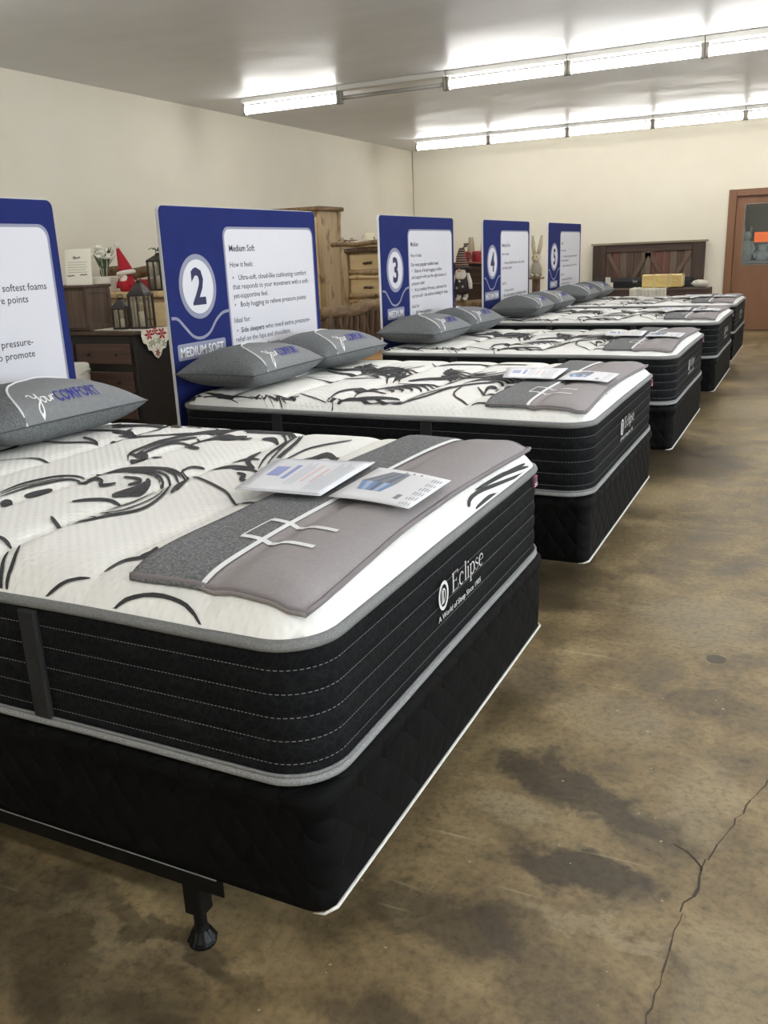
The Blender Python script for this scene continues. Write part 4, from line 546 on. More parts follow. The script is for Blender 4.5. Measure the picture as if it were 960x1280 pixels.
# white figures added on a ledge, standing in for reflections in the glass
M_poly = mat('reflection_white', (214,214,208), .8, c2=(186,188,186), ns=14, bump=.3)
lg = empty('ledge_table', (0, YB+.55, 0), 0, 'grey table seen dimly through the door glass', 'table')
fbox('table_top', mat('ledge_grey', (150,142,128), .7), lg, -.75, .75, -.2, .3, 1.06, 1.1)
for lx in (-.7, .7):
    for ly in (-.15, .25): MB().box(lx-.025, lx+.025, ly-.025, ly+.025, 0, 1.06).build('leg', MATS['ledge_grey'], lg)
def plush(x, h, label):
    e = empty('reflection_figure', (x, YB+.6, 1.1), 0, label, 'plush figure', 'white figures behind the door glass')
    b = MB(); b.lathe([(.02,0),(.09,.01),(.11,h*.25),(.085,h*.5),(.05,h*.6)], 14); b.build('body', M_poly, e, True)
    MB().ball((0,0,h*.72), .075).build('head', M_poly, e, True)
    for sx in (-1,1): MB().tube([(sx*.04,0,h*.78),(sx*.06,0,h*.92),(sx*.05,0,h)], [.02,.025,.01], 8).build('ear', M_poly, e, True)
    for sx in (-1,1): MB().tube([(sx*.07,-.02,h*.55),(sx*.12,-.05,h*.35),(sx*.1,-.09,h*.2)], [.03,.028,.03], 8).build('arm', M_poly, e, True)
plush(-.36, .56, 'tall white figure standing in for a reflection in the door glass'); plush(-.10, .26, 'small white figure standing in for a low reflection in the door glass')

# ------------------------------------------------------------------ fluorescent strip lights
SP = 1.27; FX0 = -5.43
def make_fixture(lit):
    e = empty('strip_light')
    b = MB(); b.box(-SP/2+.003, SP/2-.003, -.055, .055, HC-.055, HC-.001, bev=.006); b.build('housing', M_fixture, e)
    for sx in (-1, 1):
        q = MB(); q.box(sx*(SP/2-.02)-.016, sx*(SP/2-.02)+.016, -.03, .03, HC-.185, HC-.05, bev=.005); q.build('socket', M_socket, e)
    r = .044 if lit else .02  # lit tubes thickened to imitate the spread of their glow
    MB().tube([(-SP/2+.04,0,HC-.125),(SP/2-.04,0,HC-.125)], r, 16).build('tube', M_tube if lit else M_deadtube, e, True)
    return e
pl, pd = make_fixture(True), make_fixture(False); first = {True: True, False: True}
NAMES = ['first','second','third','fourth','fifth','sixth','seventh','eighth']
for ri, (y, rname) in enumerate(((13.03,'row by end wall'),(8.04,'row over the beds'),(3.05,'row out of view ahead'),(-1.95,'unseen row above viewer'))):
    for k in range(8):
        if ri == 3 and k < 3: continue  # unseen row adds near fill; left units omitted to keep the floor darker
        lit = not (ri == 1 and k == 1)
        proto = pl if lit else pd
        o = proto if first[lit] else copy_tree(proto); first[lit] = False
        o.location = (FX0+SP*(k+.5), y, 0)
        lab = ('unlit strip light between two glowing tubes on the ceiling' if not lit else
               'glowing strip light, %s from the wall behind the furniture, %s' % (NAMES[k], rname))
        tag(o, lab, 'strip light', 'ceiling strip lights')

# ------------------------------------------------------------------ lettering
LINES = {
 1: ('1','SOFT',[('Soft',.036,1.50,1),('How it feels:',.03,1.435,0),('Luxuriously plush with our softest foams',-.095,1.385,0),('for melting away pressure points',-.198,1.34,0),('Ideal for:',.03,1.25,0),('Side sleepers who need pressure-',-.205,1.175,0),('relieving comfort to promote',-.205,1.128,0)]),
 2: ('2','MEDIUM SOFT',[('Medium Soft',.536,1.51,1),('How it feels:',.53,1.43,0),('Ultra-soft, cloud-like cushioning comfort',.60,1.362,0),('that responds to your movement with a soft-',.54,1.315,0),('yet-supportive feel.',.54,1.268,0),('Body hugging to relieve pressure points',.60,1.221,0),('Ideal for:',.53,1.14,0),('Side sleepers',.585,1.085,1),('who need extra pressure-',.825,1.085,0),('relief on the hips and shoulders',.53,1.038,0),('Combination sleepers',.585,.99,1)]),
 3: ('3','MEDIUM',[('Medium',.536,1.51,1),('How it feels:',.53,1.43,0),('Our most popular comfort level',.53,1.362,1),('Balance of body-hugging comfort',.60,1.315,0),('and support with just the right amount of',.54,1.268,0),('pressure relief',.54,1.221,0),('It is a medium firmness, cushioned but',.60,1.174,0),('not too soft - the embrace feeling for sleep',.54,1.127,0),('Ideal for:',.53,1.05,0),('All sleep positions',.60,1.0,0),('Back, side, stomach or combination sleepers',.585,.953,1),('Couples with different sleep preferences',.585,.906,0)]),
 4: ('4','MEDIUM FIRM',[('Medium Firm',.536,1.48,1),('How it feels:',.53,1.40,0),('A firmer, lifted feel with a soft surface',.60,1.315,0),('and deep support',.54,1.268,0),('Ideal for:',.53,1.12,0),('All sleep positions',.60,1.05,0),('Back, side, stomach or combination sleepers',.585,1.003,1),('Couples with different sleep preferences',.585,.956,0)]),
 5: ('5','FIRMEST',[('Firm',.536,1.48,1),('How it feels:',.53,1.40,0),('Our firmest, most supportive comfort',.60,1.33,0),('level with little give',.54,1.283,0),('Gentle cushioning on the surface only',.60,1.22,0),('Ideal for:',.53,1.12,0),('Stomach and back sleepers',.585,1.06,1),('who like to lie on top',.54,1.013,0)]),
}
BO = .014
need = {('\u2022',0)}
for k, (num, lab, ls) in LINES.items():
    need.add((num,.03)); need.add((lab,.012))
    for s, a, z, b in ls: need.add((s, BO if b else .005))
need |= {('A World of Sleep Since 1905',.01),('COMFORT',.022)}
need |= {('SALE',0),('Set',0)}
prep_text(sorted(need))

# ------------------------------------------------------------------ beds
BL, BW, ZB, ZM, ZT = 2.03, 1.52, .21, .487, .785
CR = .115; SEAMS = (-.25,-.55,-.85,-1.15,-1.45,-1.75)
def edge_dist(x, y):
    ex = min(-x, x+BL); ey = min(y, BW-y)
    if ex < CR and ey < CR: return CR - math.hypot(CR-ex, CR-ey)
    return min(ex, ey)
CROWNS = (.083, .066, .045, .042, .040); CROWN = CROWNS[0]     # softer tops are fuller
def top_h(x, y):
    d = max(0, edge_dist(x, y))
    h = ZT+.002+CROWN*(1-math.exp(-d/.045))
    k = 1-math.exp(-d/.08)
    for s in SEAMS: h -= .015*math.exp(-abs((x-s)/.022)**1.3)*k
    h += .004*k*noise.noise(Vector((x*3.1, y*3.1, .7)))
    return h
def outline(inset, r, seg=9, step=.05, L=BL, Wd=BW):
    x0, x1, y0, y1 = -L+inset, -inset, inset, Wd-inset; r = max(.002, r-inset); o = []
    cs = [((x1-r, y0+r), -90), ((x1-r, y1-r), 0), ((x0+r, y1-r), 90), ((x0+r, y0+r), 180)]
    nl = {0: int(Wd/step), 1: int(L/step), 2: int(Wd/step), 3: int(L/step)}
    for i, ((cx, cy), a) in enumerate(cs):
        for k in range(seg+1):
            t = math.radians(a+90*k/seg); o.append((cx+r*math.cos(t), cy+r*math.sin(t)))
        nx = cs[(i+1) % 4]; t = math.radians(a+90); p = o[-1]; q = (nx[0][0]+r*math.cos(math.radians(nx[1])), nx[0][1]+r*math.sin(math.radians(nx[1])))
        for k in range(1, nl[i]): o.append((p[0]+(q[0]-p[0])*k/nl[i], p[1]+(q[1]-p[1])*k/nl[i]))
    return o
def wob(x, y, amp): return amp*noise.noise(Vector((x*2.3+5, y*2.3, 3.3)))
def rings(mb, prof, r, capb=True, capt=True, amp=0, seg=9):
    n = None
    for ins, z in prof:
        pts = outline(ins, r, seg); n = len(pts)
        mb.v += [(x, y, z+wob(x, y, amp)) for x, y in pts]
    m = len(prof)
    for i in range(m-1):
        for k in range(n): mb.f.append((i*n+k, i*n+(k+1) % n, (i+1)*n+(k+1) % n, (i+1)*n+k)); mb.mi.append(0)
    if capb: mb.f.append(tuple(range(n))[::-1]); mb.mi.append(0)
    if capt: mb.f.append(tuple((m-1)*n+k for k in range(n))); mb.mi.append(0)
STZ = [ZM+.0497*k for k in range(1, 6)]
def make_top(e):          # quilted top panel
    t = MB(); nx, ny = 176, 56; g = []
    for i in range(nx+1):
        for jx in range(ny+1):
            x = -BL+BL*i/nx; y = BW*jx/ny
            x = min(-.006, max(-BL+.006, x)); y = min(BW-.006, max(.006, y))
            ex = min(-x, x+BL); ey = min(y, BW-y); cr = CR-.006
            if ex-.006 < cr and ey-.006 < cr:
                cx = -CR if -x < x+BL else -BL+CR; cy = CR if y < BW-y else BW-CR
                d = math.hypot(x-cx, y-cy)
                if d > cr: x = cx+(x-cx)*cr/d; y = cy+(y-cy)*cr/d
            g.append((x, y, top_h(x, y)))
    t.add(g, [(i*(ny+1)+k, (i+1)*(ny+1)+k, (i+1)*(ny+1)+k+1, i*(ny+1)+k+1) for i in range(nx) for k in range(ny)])
    return t.build('top_panel', M_quilt, e, True)
def make_mattress():
    e = empty('mattress')
    b = MB(); prof = [(.02, ZM)]
    zs = [ZM+.004]+STZ+[ZT-.004]
    for i in range(6):
        for k in range(5):
            t = k/5; z = zs[i]+(zs[i+1]-zs[i])*t
            prof.append((.004-.0045*math.sin(math.pi*t), z))
    prof += [(.004, ZT-.004), (.012, ZT-.003)]
    rings(b, prof, CR); b.build('border', M_border, e, True)
    make_top(e)
    p = MB(); p.tube([(x, y, ZT+.002+wob(x, y, .005)) for x, y in outline(.004, CR)], .0125, 8, closed=True); p.build('top_piping', M_tape, e, True)
    p = MB(); p.tube([(x, y, ZM+.016+wob(x, y, .004)) for x, y in outline(.001, CR)], .0105, 8, closed=True); p.build('bottom_piping', M_tape2, e, True)
    p = MB(); p.tube([(x, y, ZM+.029+wob(x, y, .004)) for x, y in outline(-.004, CR)], .004, 6, closed=True); p.build('piping_cord', M_tape, e, True)
    # dashed stitching lines
    st = MB()
    for z in STZ:
        pts = outline(.0035, CR, 14, .02); n = len(pts)
        P = pts+[pts[0]]
        for a, c in zip(P, P[1:]):
            ln = math.hypot(c[0]-a[0], c[1]-a[1]); m = max(1, round(ln/.011)); nx_ = (c[1]-a[1])/ln; ny_ = -(c[0]-a[0])/ln
            for k in range(m):
                t0, t1 = (k+.15)/m, (k+.78)/m
                q = [(a[0]+(c[0]-a[0])*tt+nx_*.0018, a[1]+(c[1]-a[1])*tt+ny_*.0018) for tt in (t0, t1)]
                st.add([(q[0][0],q[0][1],z-.0006),(q[1][0],q[1][1],z-.0006),(q[1][0],q[1][1],z+.0006),(q[0][0],q[0][1],z+.0006)], [(0,1,2,3)])
    st.build('stitching', M_stitch, e)
    for (x, y0, y1) in ((-.70,-.012,.004),(-1.45,-.012,.004),(-.70,BW-.004,BW+.012),(-1.45,BW-.004,BW+.012)):
        h = MB(); h.box(x-.026, x+.026, y0, y1, ZM+.026, ZT-.012, bev=.005); h.build('handle', M_strap, e)
    return e
# emblem + serif word for the foot end
def stroke_poly(mb, pts, ws, fn):
    P = [Vector(p) for p in pts]; vs = []; fs = []
    for i, q in enumerate(P):
        d = P[min(len(P)-1, i+1)]-P[max(0, i-1)]; nn = Vector((-d.y, d.x)).normalized()
        wv = ws[i] if isinstance(ws, (list, tuple)) else ws
        vs.append(fn(*(q+nn*wv/2))); vs.append(fn(*(q-nn*wv/2)))
    for i in range(len(P)-1): fs.append((2*i, 2*i+1, 2*i+3, 2*i+2))
    mb.add(vs, fs)
def arc(cx, cy, rx, ry, a0, a1, n=14): return [(cx+rx*math.cos(math.radians(a0+(a1-a0)*k/n)), cy+ry*math.sin(math.radians(a0+(a1-a0)*k/n))) for k in range(n+1)]
def serif_eclipse(mb, fn):
    T, t = .085, .03                       # stem and hairline, cap height = 1
    def st(p, w): stroke_poly(mb, p, w, fn)
    def ser(x, y, hw=.085): st([(x-hw, y), (x+hw, y)], t*1.3)
    x = 0                                   # E
    st([(x+.12,0),(x+.12,1)], T); st([(x,.985),(x+.56,.985)], t); st([(x,.015),(x+.58,.015)], t); st([(x+.12,.52),(x+.42,.52)], t)
    st([(x+.56,.99),(x+.56,.80)], t); st([(x+.58,.0),(x+.60,.22)], t); st([(x+.42,.43),(x+.42,.61)], t)
    x = .70                                 # c
    st(arc(x+.22,.32,.2,.33,50,310), [t+.05*math.sin(math.pi*k/14) for k in range(15)])
    mb.add([fn(*q) for q in circle_pts(x+.34,.52,.04,.045,10)], [tuple(range(10))])
    x = 1.20                                # l
    st([(x+.1,0),(x+.1,1.05)], T*.9); ser(x+.1,.015,.1); st([(x,1.0),(x+.1,1.04)], t)
    x = 1.46                                # i
    st([(x+.1,0),(x+.1,.64)], T*.9); ser(x+.1,.015,.1); st([(x,.6),(x+.1,.64)], t)
    mb.add([fn(*q) for q in circle_pts(x+.1,.86,.055,.06,10)], [tuple(range(10))])
    x = 1.72                                # p
    st([(x+.1,-.32),(x+.1,.64)], T*.9); ser(x+.1,-.31,.1); st([(x,.6),(x+.1,.64)], t)
    st(arc(x+.28,.32,.19,.32,150,-150,18), [t+.055*math.sin(math.pi*k/18) for k in range(19)])
    x = 2.28                                # s
    st([(x+.3,.5),(x+.26,.62),(x+.14,.65),(x+.04,.56),(x+.06,.44),(x+.2,.34),(x+.32,.24),(x+.32,.1),(x+.18,.0),(x+.05,.04),(x,.18)], [t,t,t,t,t*2,t*2.6,t*2,t,t,t,t])
    x = 2.70                                # e
    st(arc(x+.21,.32,.2,.33,0,315,18), [t+.05*math.sin(math.pi*k/18) for k in range(19)]); st([(x+.02,.34),(x+.41,.34)], t)
    return 3.15
def make_logo(e):
    lg = MB(); fnx = .0085
    fn = lambda x, y: (fnx, x, y)
    k = .072; W_ = 3.15
    serif_eclipse(lg, lambda x, y: fn(.668+x*.232/W_, .652+y*.05))
    put_text(lg, 'A World of Sleep Since 1905', fn, .021, .01, x=.578, y=.606, width=.30)
    stroke_poly(lg, circle_pts(.612,.667,.027,.033,32)+[(.639,.667)], .009, fn)
    stroke_poly(lg, [(.602,.650),(.602,.684)], .004, fn); stroke_poly(lg, [(.610,.648),(.610,.686)], .0055, fn)
    stroke_poly(lg, arc(.610,.667,.014,.017,90,-90,10), .004, fn); stroke_poly(lg, [(.599,.648),(.613,.648)], .003, fn)
    lg.build('lettering', M_logowhite, e)['kind'] = 'stuff'
def make_flag(e):
    f = MB(); f.box(-.001, .009, 1.390, 1.420, .735, .773, bev=.002); o = f.build('side_tag', mat('tag_red', (128,72,92), .7), e)
    g = MB(); g.box(.0091, .0098, 1.392, 1.405, .753, .770); g.build('tag_patch', mat('tag_navy', (54,58,100), .7), o)
    g = MB()
    for k in range(2): g.box(.0091, .0098, 1.391, 1.419, .739+k*.007, .741+k*.007)
    g.build('tag_stripe', M_paper, o)
def swirl_mesh(S):
    mb = MB()
    def fn(x, y): return (x, y, top_h(x, y)+.0032)
    for rib in S:
        vs = []
        for k, (ax, ay, bx_, by_) in enumerate(rib):
            if k:      # one extra row half-way keeps the print on the curved top
                p = rib[k-1]; m = [(p[i]+rib[k][i])/2 for i in range(4)]
                vs += [fn(m[0], m[1]), fn((m[0]+m[2])/2, (m[1]+m[3])/2), fn(m[2], m[3])]
            vs += [fn(ax, ay), fn((ax+bx_)/2, (ay+by_)/2), fn(bx_, by_)]
        mb.add(vs, [(3*i+j, 3*i+j+1, 3*i+j+4, 3*i+j+3) for i in range(len(vs)//3-1) for j in (0, 1)])
    return mb
SW_EXTRA = []
for rib in SWIRLS_A:           # the same motifs go on towards the head of the bed
    q = [(a-.98, 1.35-b, c-.98, 1.35-d) for a, b, c, d in rib]
    if all(-1.99 < a < -1.3 and .04 < b < 1.48 for a, b, c, d in q): SW_EXTRA.append(q)
BEDS = [(0,0), (.011,2.152), (.028,4.352), (.042,6.725), (.011,8.855)]
WORDS = ['1','2','3','4','5']
m1 = make_mattress(); make_logo(m1); make_flag(m1)
sw = swirl_mesh(SWIRLS_A+SW_EXTRA).build('swirl_pattern', M_swirl, m1); sw['kind'] = 'stuff'; sw['label'] = 'charcoal scroll pattern woven into the white top'
FANS = []                 # feathered scrolls between the traced ones
for fx, fy, fa, fs_ in ((-.60,.55,20,1.0),(-.95,1.10,200,1.1),(-1.30,.62,15,1.0),(-.40,1.15,210,.8),(-1.0,.20,10,.8),(-.38,.10,30,.55),(-1.5,1.2,190,.9),(-.12,.75,100,.6)):
    for k in range(6):
        r0 = (.05+.028*k)*fs_; rib = []
        for q in range(9):
            t = q/8; a = math.radians(fa+10*k+110*t); rr_ = r0*(1+.25*t); hw = (.0035+.0055*math.sin(math.pi*t))*fs_
            x = fx+.02*k+rr_*math.cos(a); y = fy+1.7*rr_*math.sin(a); dx_, dy_ = math.cos(a), math.sin(a)
            cl = lambda px, py: (min(-.012, max(-BL+.012, px)), min(BW-.012, max(.012, py)))
            rib.append(cl(x+dx_*hw, y+dy_*hw*2)+cl(x-dx_*hw, y-dy_*hw*2))
        FANS.append(rib)
MLAB = ['white swirl-patterned mattress with charcoal border, foremost and largest of the row',
        'white swirl-patterned mattress with charcoal border in front of the sign marked two',
        'white swirl-patterned mattress with charcoal border in front of the sign marked three',
        'white swirl-patterned mattress with charcoal border in front of the sign marked four',
        'white swirl-patterned mattress with charcoal border in front of the sign marked five']
for i, (bx, by) in enumerate(BEDS):
    o = m1 if i == 0 else copy_tree(m1)
    if i:
        for ch in o.children:
            if ch.name.startswith(('swirl_pattern', 'top_panel')):
                CROWN = CROWNS[i]
                tmp = swirl_mesh(SWIRLS_B+FANS).build('swirl_pattern', M_swirl) if ch.name.startswith('swirl') else make_top(None)
                ch.data = tmp.data; bpy.data.objects.remove(tmp)
    o.location = (bx, by, 0); tag(o, MLAB[i], 'mattress', 'display mattresses in a row')
# foundation
def make_foundation():
    e = empty('box_spring'); b = MB(); z1 = ZM-.001
    rings(b, [(.006, ZB+.001),(.0,ZB+.004),(.0,ZB+.03),(-.003,ZB+.1),(-.003,z1-.09),(.002,z1-.06),(-.006,z1-.045),(-.010,z1-.03),(-.006,z1-.012),(.008,z1-.002),(.03,z1)], .05, amp=0)
    for i, v in enumerate(b.v):     # soft rumpled top lip
        if v[2] > z1-.055 and v[2] < z1-.004: b.v[i] = (v[0], v[1], v[2]+.004*noise.noise(Vector((v[0]*9, v[1]*9, 1))))
    b.build('body', M_found, e, True)
    p = MB(); p.tube([(-.035,-.001,ZB+.003),(-.012,.004,ZB+.005)]+[(.003, .03+(BW-.06)*k/20, ZB+.0065) for k in range(21)]+[(-.012,BW-.004,ZB+.005)], [.001,.003]+[.0045]*21+[.003], 6); p.build('bottom_tape', M_white, e, True)
    p = MB(); p.tube([(-1.98,-.004,ZB+.006),(-.27,-.004,ZB+.006)], .0016, 5); p.build('rail_highlight', mat('highlight_grey', (120,120,120), .6), e)  # thin grey tube painted in as the highlight along the rail edge
    return e
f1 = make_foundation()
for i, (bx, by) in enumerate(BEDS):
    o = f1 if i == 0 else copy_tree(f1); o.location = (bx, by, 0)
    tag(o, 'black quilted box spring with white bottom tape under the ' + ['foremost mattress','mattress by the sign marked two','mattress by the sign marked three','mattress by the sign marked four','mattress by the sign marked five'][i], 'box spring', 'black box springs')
def make_frame():
    e = empty('bed_frame'); zt = ZB-.001
    for y, s in ((.004,1),(BW-.004,-1)):
        r = MB(); r.box(-1.9, -.262, min(y, y+s*.04), max(y, y+s*.04), zt-.004, zt); r.box(-1.9, -.262, min(y, y+s*.004), max(y, y+s*.004), zt-.04, zt-.004); r.build('side_rail', M_blackmetal, e)
    for x in (-.356,-1.05,-1.75):
        r = MB(); r.box(x-.02, x+.02, .05, BW-.05, zt-.012, zt-.004); r.box(x-.02, x-.016, .05, BW-.05, zt-.045, zt-.012); r.build('cross_bar', M_blackmetal, e)
        for y in (.03, BW/2, BW-.03):
            g = MB(); g.box(x-.024, x+.024, y-.022, y+.022, .085, zt-.012, bev=.004); g.lathe([(.015,.02),(.015,.1)], 12, (x,y,0)); lgx = g.build('leg', M_blackmetal, e)
            g = MB(); g.lathe([(.031,0),(.033,.008),(.030,.016),(.017,.036),(.015,.05)], 16, (x,y,0))
            for k in range(8):
                a = k*math.pi/4; g.tube([(x+.032*math.cos(a), y+.032*math.sin(a), .01),(x+.018*math.cos(a), y+.018*math.sin(a), .037)], .003, 5)
            g.build('glide', M_blackplastic, lgx)
    return e
fr = make_frame()
for i, (bx, by) in enumerate(BEDS):
    o = fr if i == 0 else copy_tree(fr); o.location = (bx, by, 0)
    tag(o, 'black metal bed frame with glide feet under the ' + ['foremost box spring','box spring by the sign marked two','box spring by the sign marked three','box spring by the sign marked four','box spring by the sign marked five'][i], 'bed frame', 'metal bed frames')

# ------------------------------------------------------------------ foot runners
def make_runner():
    e = empty('foot_runner')
    def rp(u, v, dz=.0):
        x0 = -.452-.01*math.sin(v*5)+.012*v; x1 = -.028-.022*math.sin(math.pi*v)
        y = .05+(1.462-.05)*v + (.012*math.sin(u*3) if v < .5 else 0) - (u*.014 if v < .1 else 0)
        x = x0+(x1-x0)*u
        h = max(top_h(x, y), ZT+CROWN*.54)
        h += .0115+.004*max(0, noise.noise(Vector((x*9, y*2.5, 2))))*1.5
        return (x, y, h+dz)
    US = .42
    def grid(u0, u1, nu, nv=70):
        mb = MB(); vs = []
        for i in range(nu+1):
            for k in range(nv+1): vs.append(rp(u0+(u1-u0)*i/nu, k/nv, .004))
        n = len(vs)
        fs = [(i*(nv+1)+k, (i+1)*(nv+1)+k, (i+1)*(nv+1)+k+1, i*(nv+1)+k+1) for i in range(nu) for k in range(nv)]
        vs += [(x, y, z-.009) for x, y, z in vs]
        fs += [tuple(n+q for q in f[::-1]) for f in fs]
        per = [i*(nv+1) for i in range(nu+1)]+[nu*(nv+1)+k for k in range(1, nv+1)]+[i*(nv+1)+nv for i in range(nu-1, -1, -1)]+[k for k in range(nv-1, 0, -1)]
        fs += [(per[i], n+per[i], n+per[(i+1) % len(per)], per[(i+1) % len(per)]) for i in range(len(per))]
        mb.add(vs, fs); return mb
    grid(0, US, 12).build('melange_band', M_melange, e, True)
    grid(US, 1, 18).build('taupe_band', M_taupe, e, True)
    sm = MB(); strip(sm, [(US+.012*math.sin(v*.31), v/20) for v in range(21)], .028, lambda u, v: rp(u, min(1, max(0, v)), .0065), taper=False, sub=3); sm.build('white_seam', M_cord, e)
    hm = MB()
    hm.tube([rp(k/20, .004, .003) for k in range(21)]+[rp(1-.004, k/60, .003) for k in range(1, 61)]+[rp(1-k/20, .996, .003) for k in range(1, 21)], .0055, 6); hm.build('hem', mat('hem_taupe', (128,121,124), .85), e, True)
    def uvof(x, y):
        u, v = .5, .5
        for _ in range(30):
            q = rp(u, v); v += (y-q[1])/1.41; u += (x-q[0])/.42
        return u, v
    lg = MB()
    for seg in ([(-.144,.274),(-.24,.278),(-.332,.282)], [(-.332,.282),(-.332,.345),(-.331,.403)], [(-.331,.403),(-.24,.393),(-.147,.384)]):
        strip(lg, [uvof(*q) for q in seg], .012, lambda u, v: rp(u, v, .0065), taper=False, sub=6)
    lg.build('white_mark', M_cord, e)
    return e
for i, (bx, by) in enumerate(BEDS):
    CROWN = CROWNS[i]; o = make_runner(); o.location = (bx, by, 0)
    tag(o, 'grey and taupe foot runner with white seam across the ' + ['foremost mattress','mattress by the sign marked two','mattress by the sign marked three','mattress by the sign marked four','mattress by the sign marked five'][i], 'bed runner', 'grey foot runners')
# printed cards on each bed
def sheet(name, corners, lift, th, m, parent_label, cat, group):
    cx = sum(c[0] for c in corners)/4; cy = sum(c[1] for c in corners)/4
    e = empty(name, (0,0,0))
    def fn(u, v, dz=0):
        a, b, c, d = corners
        x = (a[0]*(1-u)+b[0]*u)*(1-v)+(d[0]*(1-u)+c[0]*u)*v; y = (a[1]*(1-u)+b[1]*u)*(1-v)+(d[1]*(1-u)+c[1]*u)*v
        return (x, y, lift(u, v)+dz)
    mb = MB(); n = 8; vs = [fn(i/n, k/n, th) for i in range(n+1) for k in range(n+1)]; N_ = len(vs)
    fs = [(i*(n+1)+k, (i+1)*(n+1)+k, (i+1)*(n+1)+k+1, i*(n+1)+k+1) for i in range(n) for k in range(n)]
    vs += [(x, y, z-th) for x, y, z in vs]; fs += [tuple(N_+q for q in f[::-1]) for f in fs]
    per = [i*(n+1) for i in range(n+1)]+[n*(n+1)+k for k in range(1, n+1)]+[i*(n+1)+n for i in range(n-1, -1, -1)]+[k for k in range(n-1, 0, -1)]
    fs += [(per[i], N_+per[i], N_+per[(i+1) % len(per)], per[(i+1) % len(per)]) for i in range(len(per))]
    mb.add(vs, fs); mb.build('sheet', m, e, True)
    return e, fn
# card: corners order (u along the long text direction)
cardc = [(-.304,.581),(-.329,.941),(-.627,.885),(-.544,.560)]
LZ = .8935
pc, pf = sheet('price_card', cardc, lambda u, v: LZ+.006+.004*v, .003, M_gloss, '', '', '')
pr = MB(); pr.cur = 0
def quad(mb, fn, u0, u1, v0, v1): mb.add([fn(u0,v0,.0036),fn(u1,v0,.0036),fn(u1,v1,.0036),fn(u0,v1,.0036)], [(0,1,2,3)])
rnd = random.Random(5)
quad(pr, pf, .42, .72, .72, .86); quad(pr, pf, .35, .78, .62, .67)
pr.build('blue_print', mat('print_blue', (136,146,200), .4), pc)
pr = MB(); quad(pr, pf, .3, .8, .40, .43); quad(pr, pf, .3, .7, .30, .33); pr.build('red_print', mat('print_red', (224,192,198), .4), pc)
pr = MB()
for k in range(7): quad(pr, pf, .1, rnd.uniform(.5,.92), .08+k*.033, .09+k*.033)
for k in range(4): quad(pr, pf, .2, rnd.uniform(.6,.9), .47+k*.03, .478+k*.03)
quad(pr, pf, .015, .03, .02, .98); quad(pr, pf, .97, .985, .02, .98)
pr.build('grey_print', mat('print_grey', (176,178,192), .4), pc)
leafc = [(-.055,.565),(-.056,.835),(-.300,.909),(-.292,.600)]
lf, lfn = sheet('leaflet', leafc, lambda u, v: LZ+.0005+.004*math.sin(v*3.1), .0012, M_paper, '', '', '')
def q2(mb, fn, pts, dz=.0018): mb.add([fn(u,v,dz) for u,v in pts], [tuple(range(len(pts)))])
ly = MB(); ly.cur = 0
COLS = [mat('layer_grey', (128,130,136), .5), mat('layer_blue', (104,138,186), .5), mat('layer_pale', (160,182,212), .5), mat('layer_slate', (92,104,126), .5), mat('layer_tan', (206,200,188), .5)]
for k in range(6):
    ly.cur = (1,2,1,3,2,1)[k]; a = .22+k*.05
    q2(ly, lfn, [(.28,.82-k*.05),(.55,.93-k*.075),(.55,.93-(k+1)*.075),(.28,.82-(k+1)*.05)])
    ly.cur = (3,0,3,0,3,0)[k]; q2(ly, lfn, [(.55,.93-k*.075),(.9,.72-k*.04),(.9,.72-(k+1)*.04),(.55,.93-(k+1)*.075)])
ly.cur = 4; q2(ly, lfn, [(.28,.84),(.62,.70),(.93,.73),(.58,.95)], .0016)
ly.build('cutaway_picture', COLS, lf)
tx = MB()
for k in range(6):
    for r in range(4): q2(tx, lfn, [(.06+k*.15,.05+r*.035),(.06+k*.15+rnd.uniform(.05,.11),.05+r*.035),(.06+k*.15+rnd.uniform(.05,.11),.062+r*.035),(.06+k*.15,.062+r*.035)])
for k in range(3): q2(tx, lfn, [(u, v) for u, v in circle_pts(.93, .35+.1*k, .02, .02, 10)])
q2(tx, lfn, [(.16,.24),(.3,.24),(.3,.30),(.16,.30)])
tx.build('caption_print', mat('print_mid', (128,130,138), .5), lf)['kind'] = 'stuff'
for i, (bx, by) in enumerate(BEDS):
    nm = ['foremost bed','bed by the sign marked two','bed by the sign marked three','bed by the sign marked four','bed by the sign marked five'][i]
    dz_ = CROWNS[i]-CROWNS[0]; o = pc if i == 0 else copy_tree(pc); o.location = (bx, by, dz_); tag(o, 'white laminated card with blue and red print on the ' + nm, 'card', 'printed cards on the beds')
    o = lf if i == 0 else copy_tree(lf); o.location = (bx, by, dz_); tag(o, 'white leaflet with a blue layered mattress picture on the ' + nm, 'leaflet', 'leaflets on the beds')

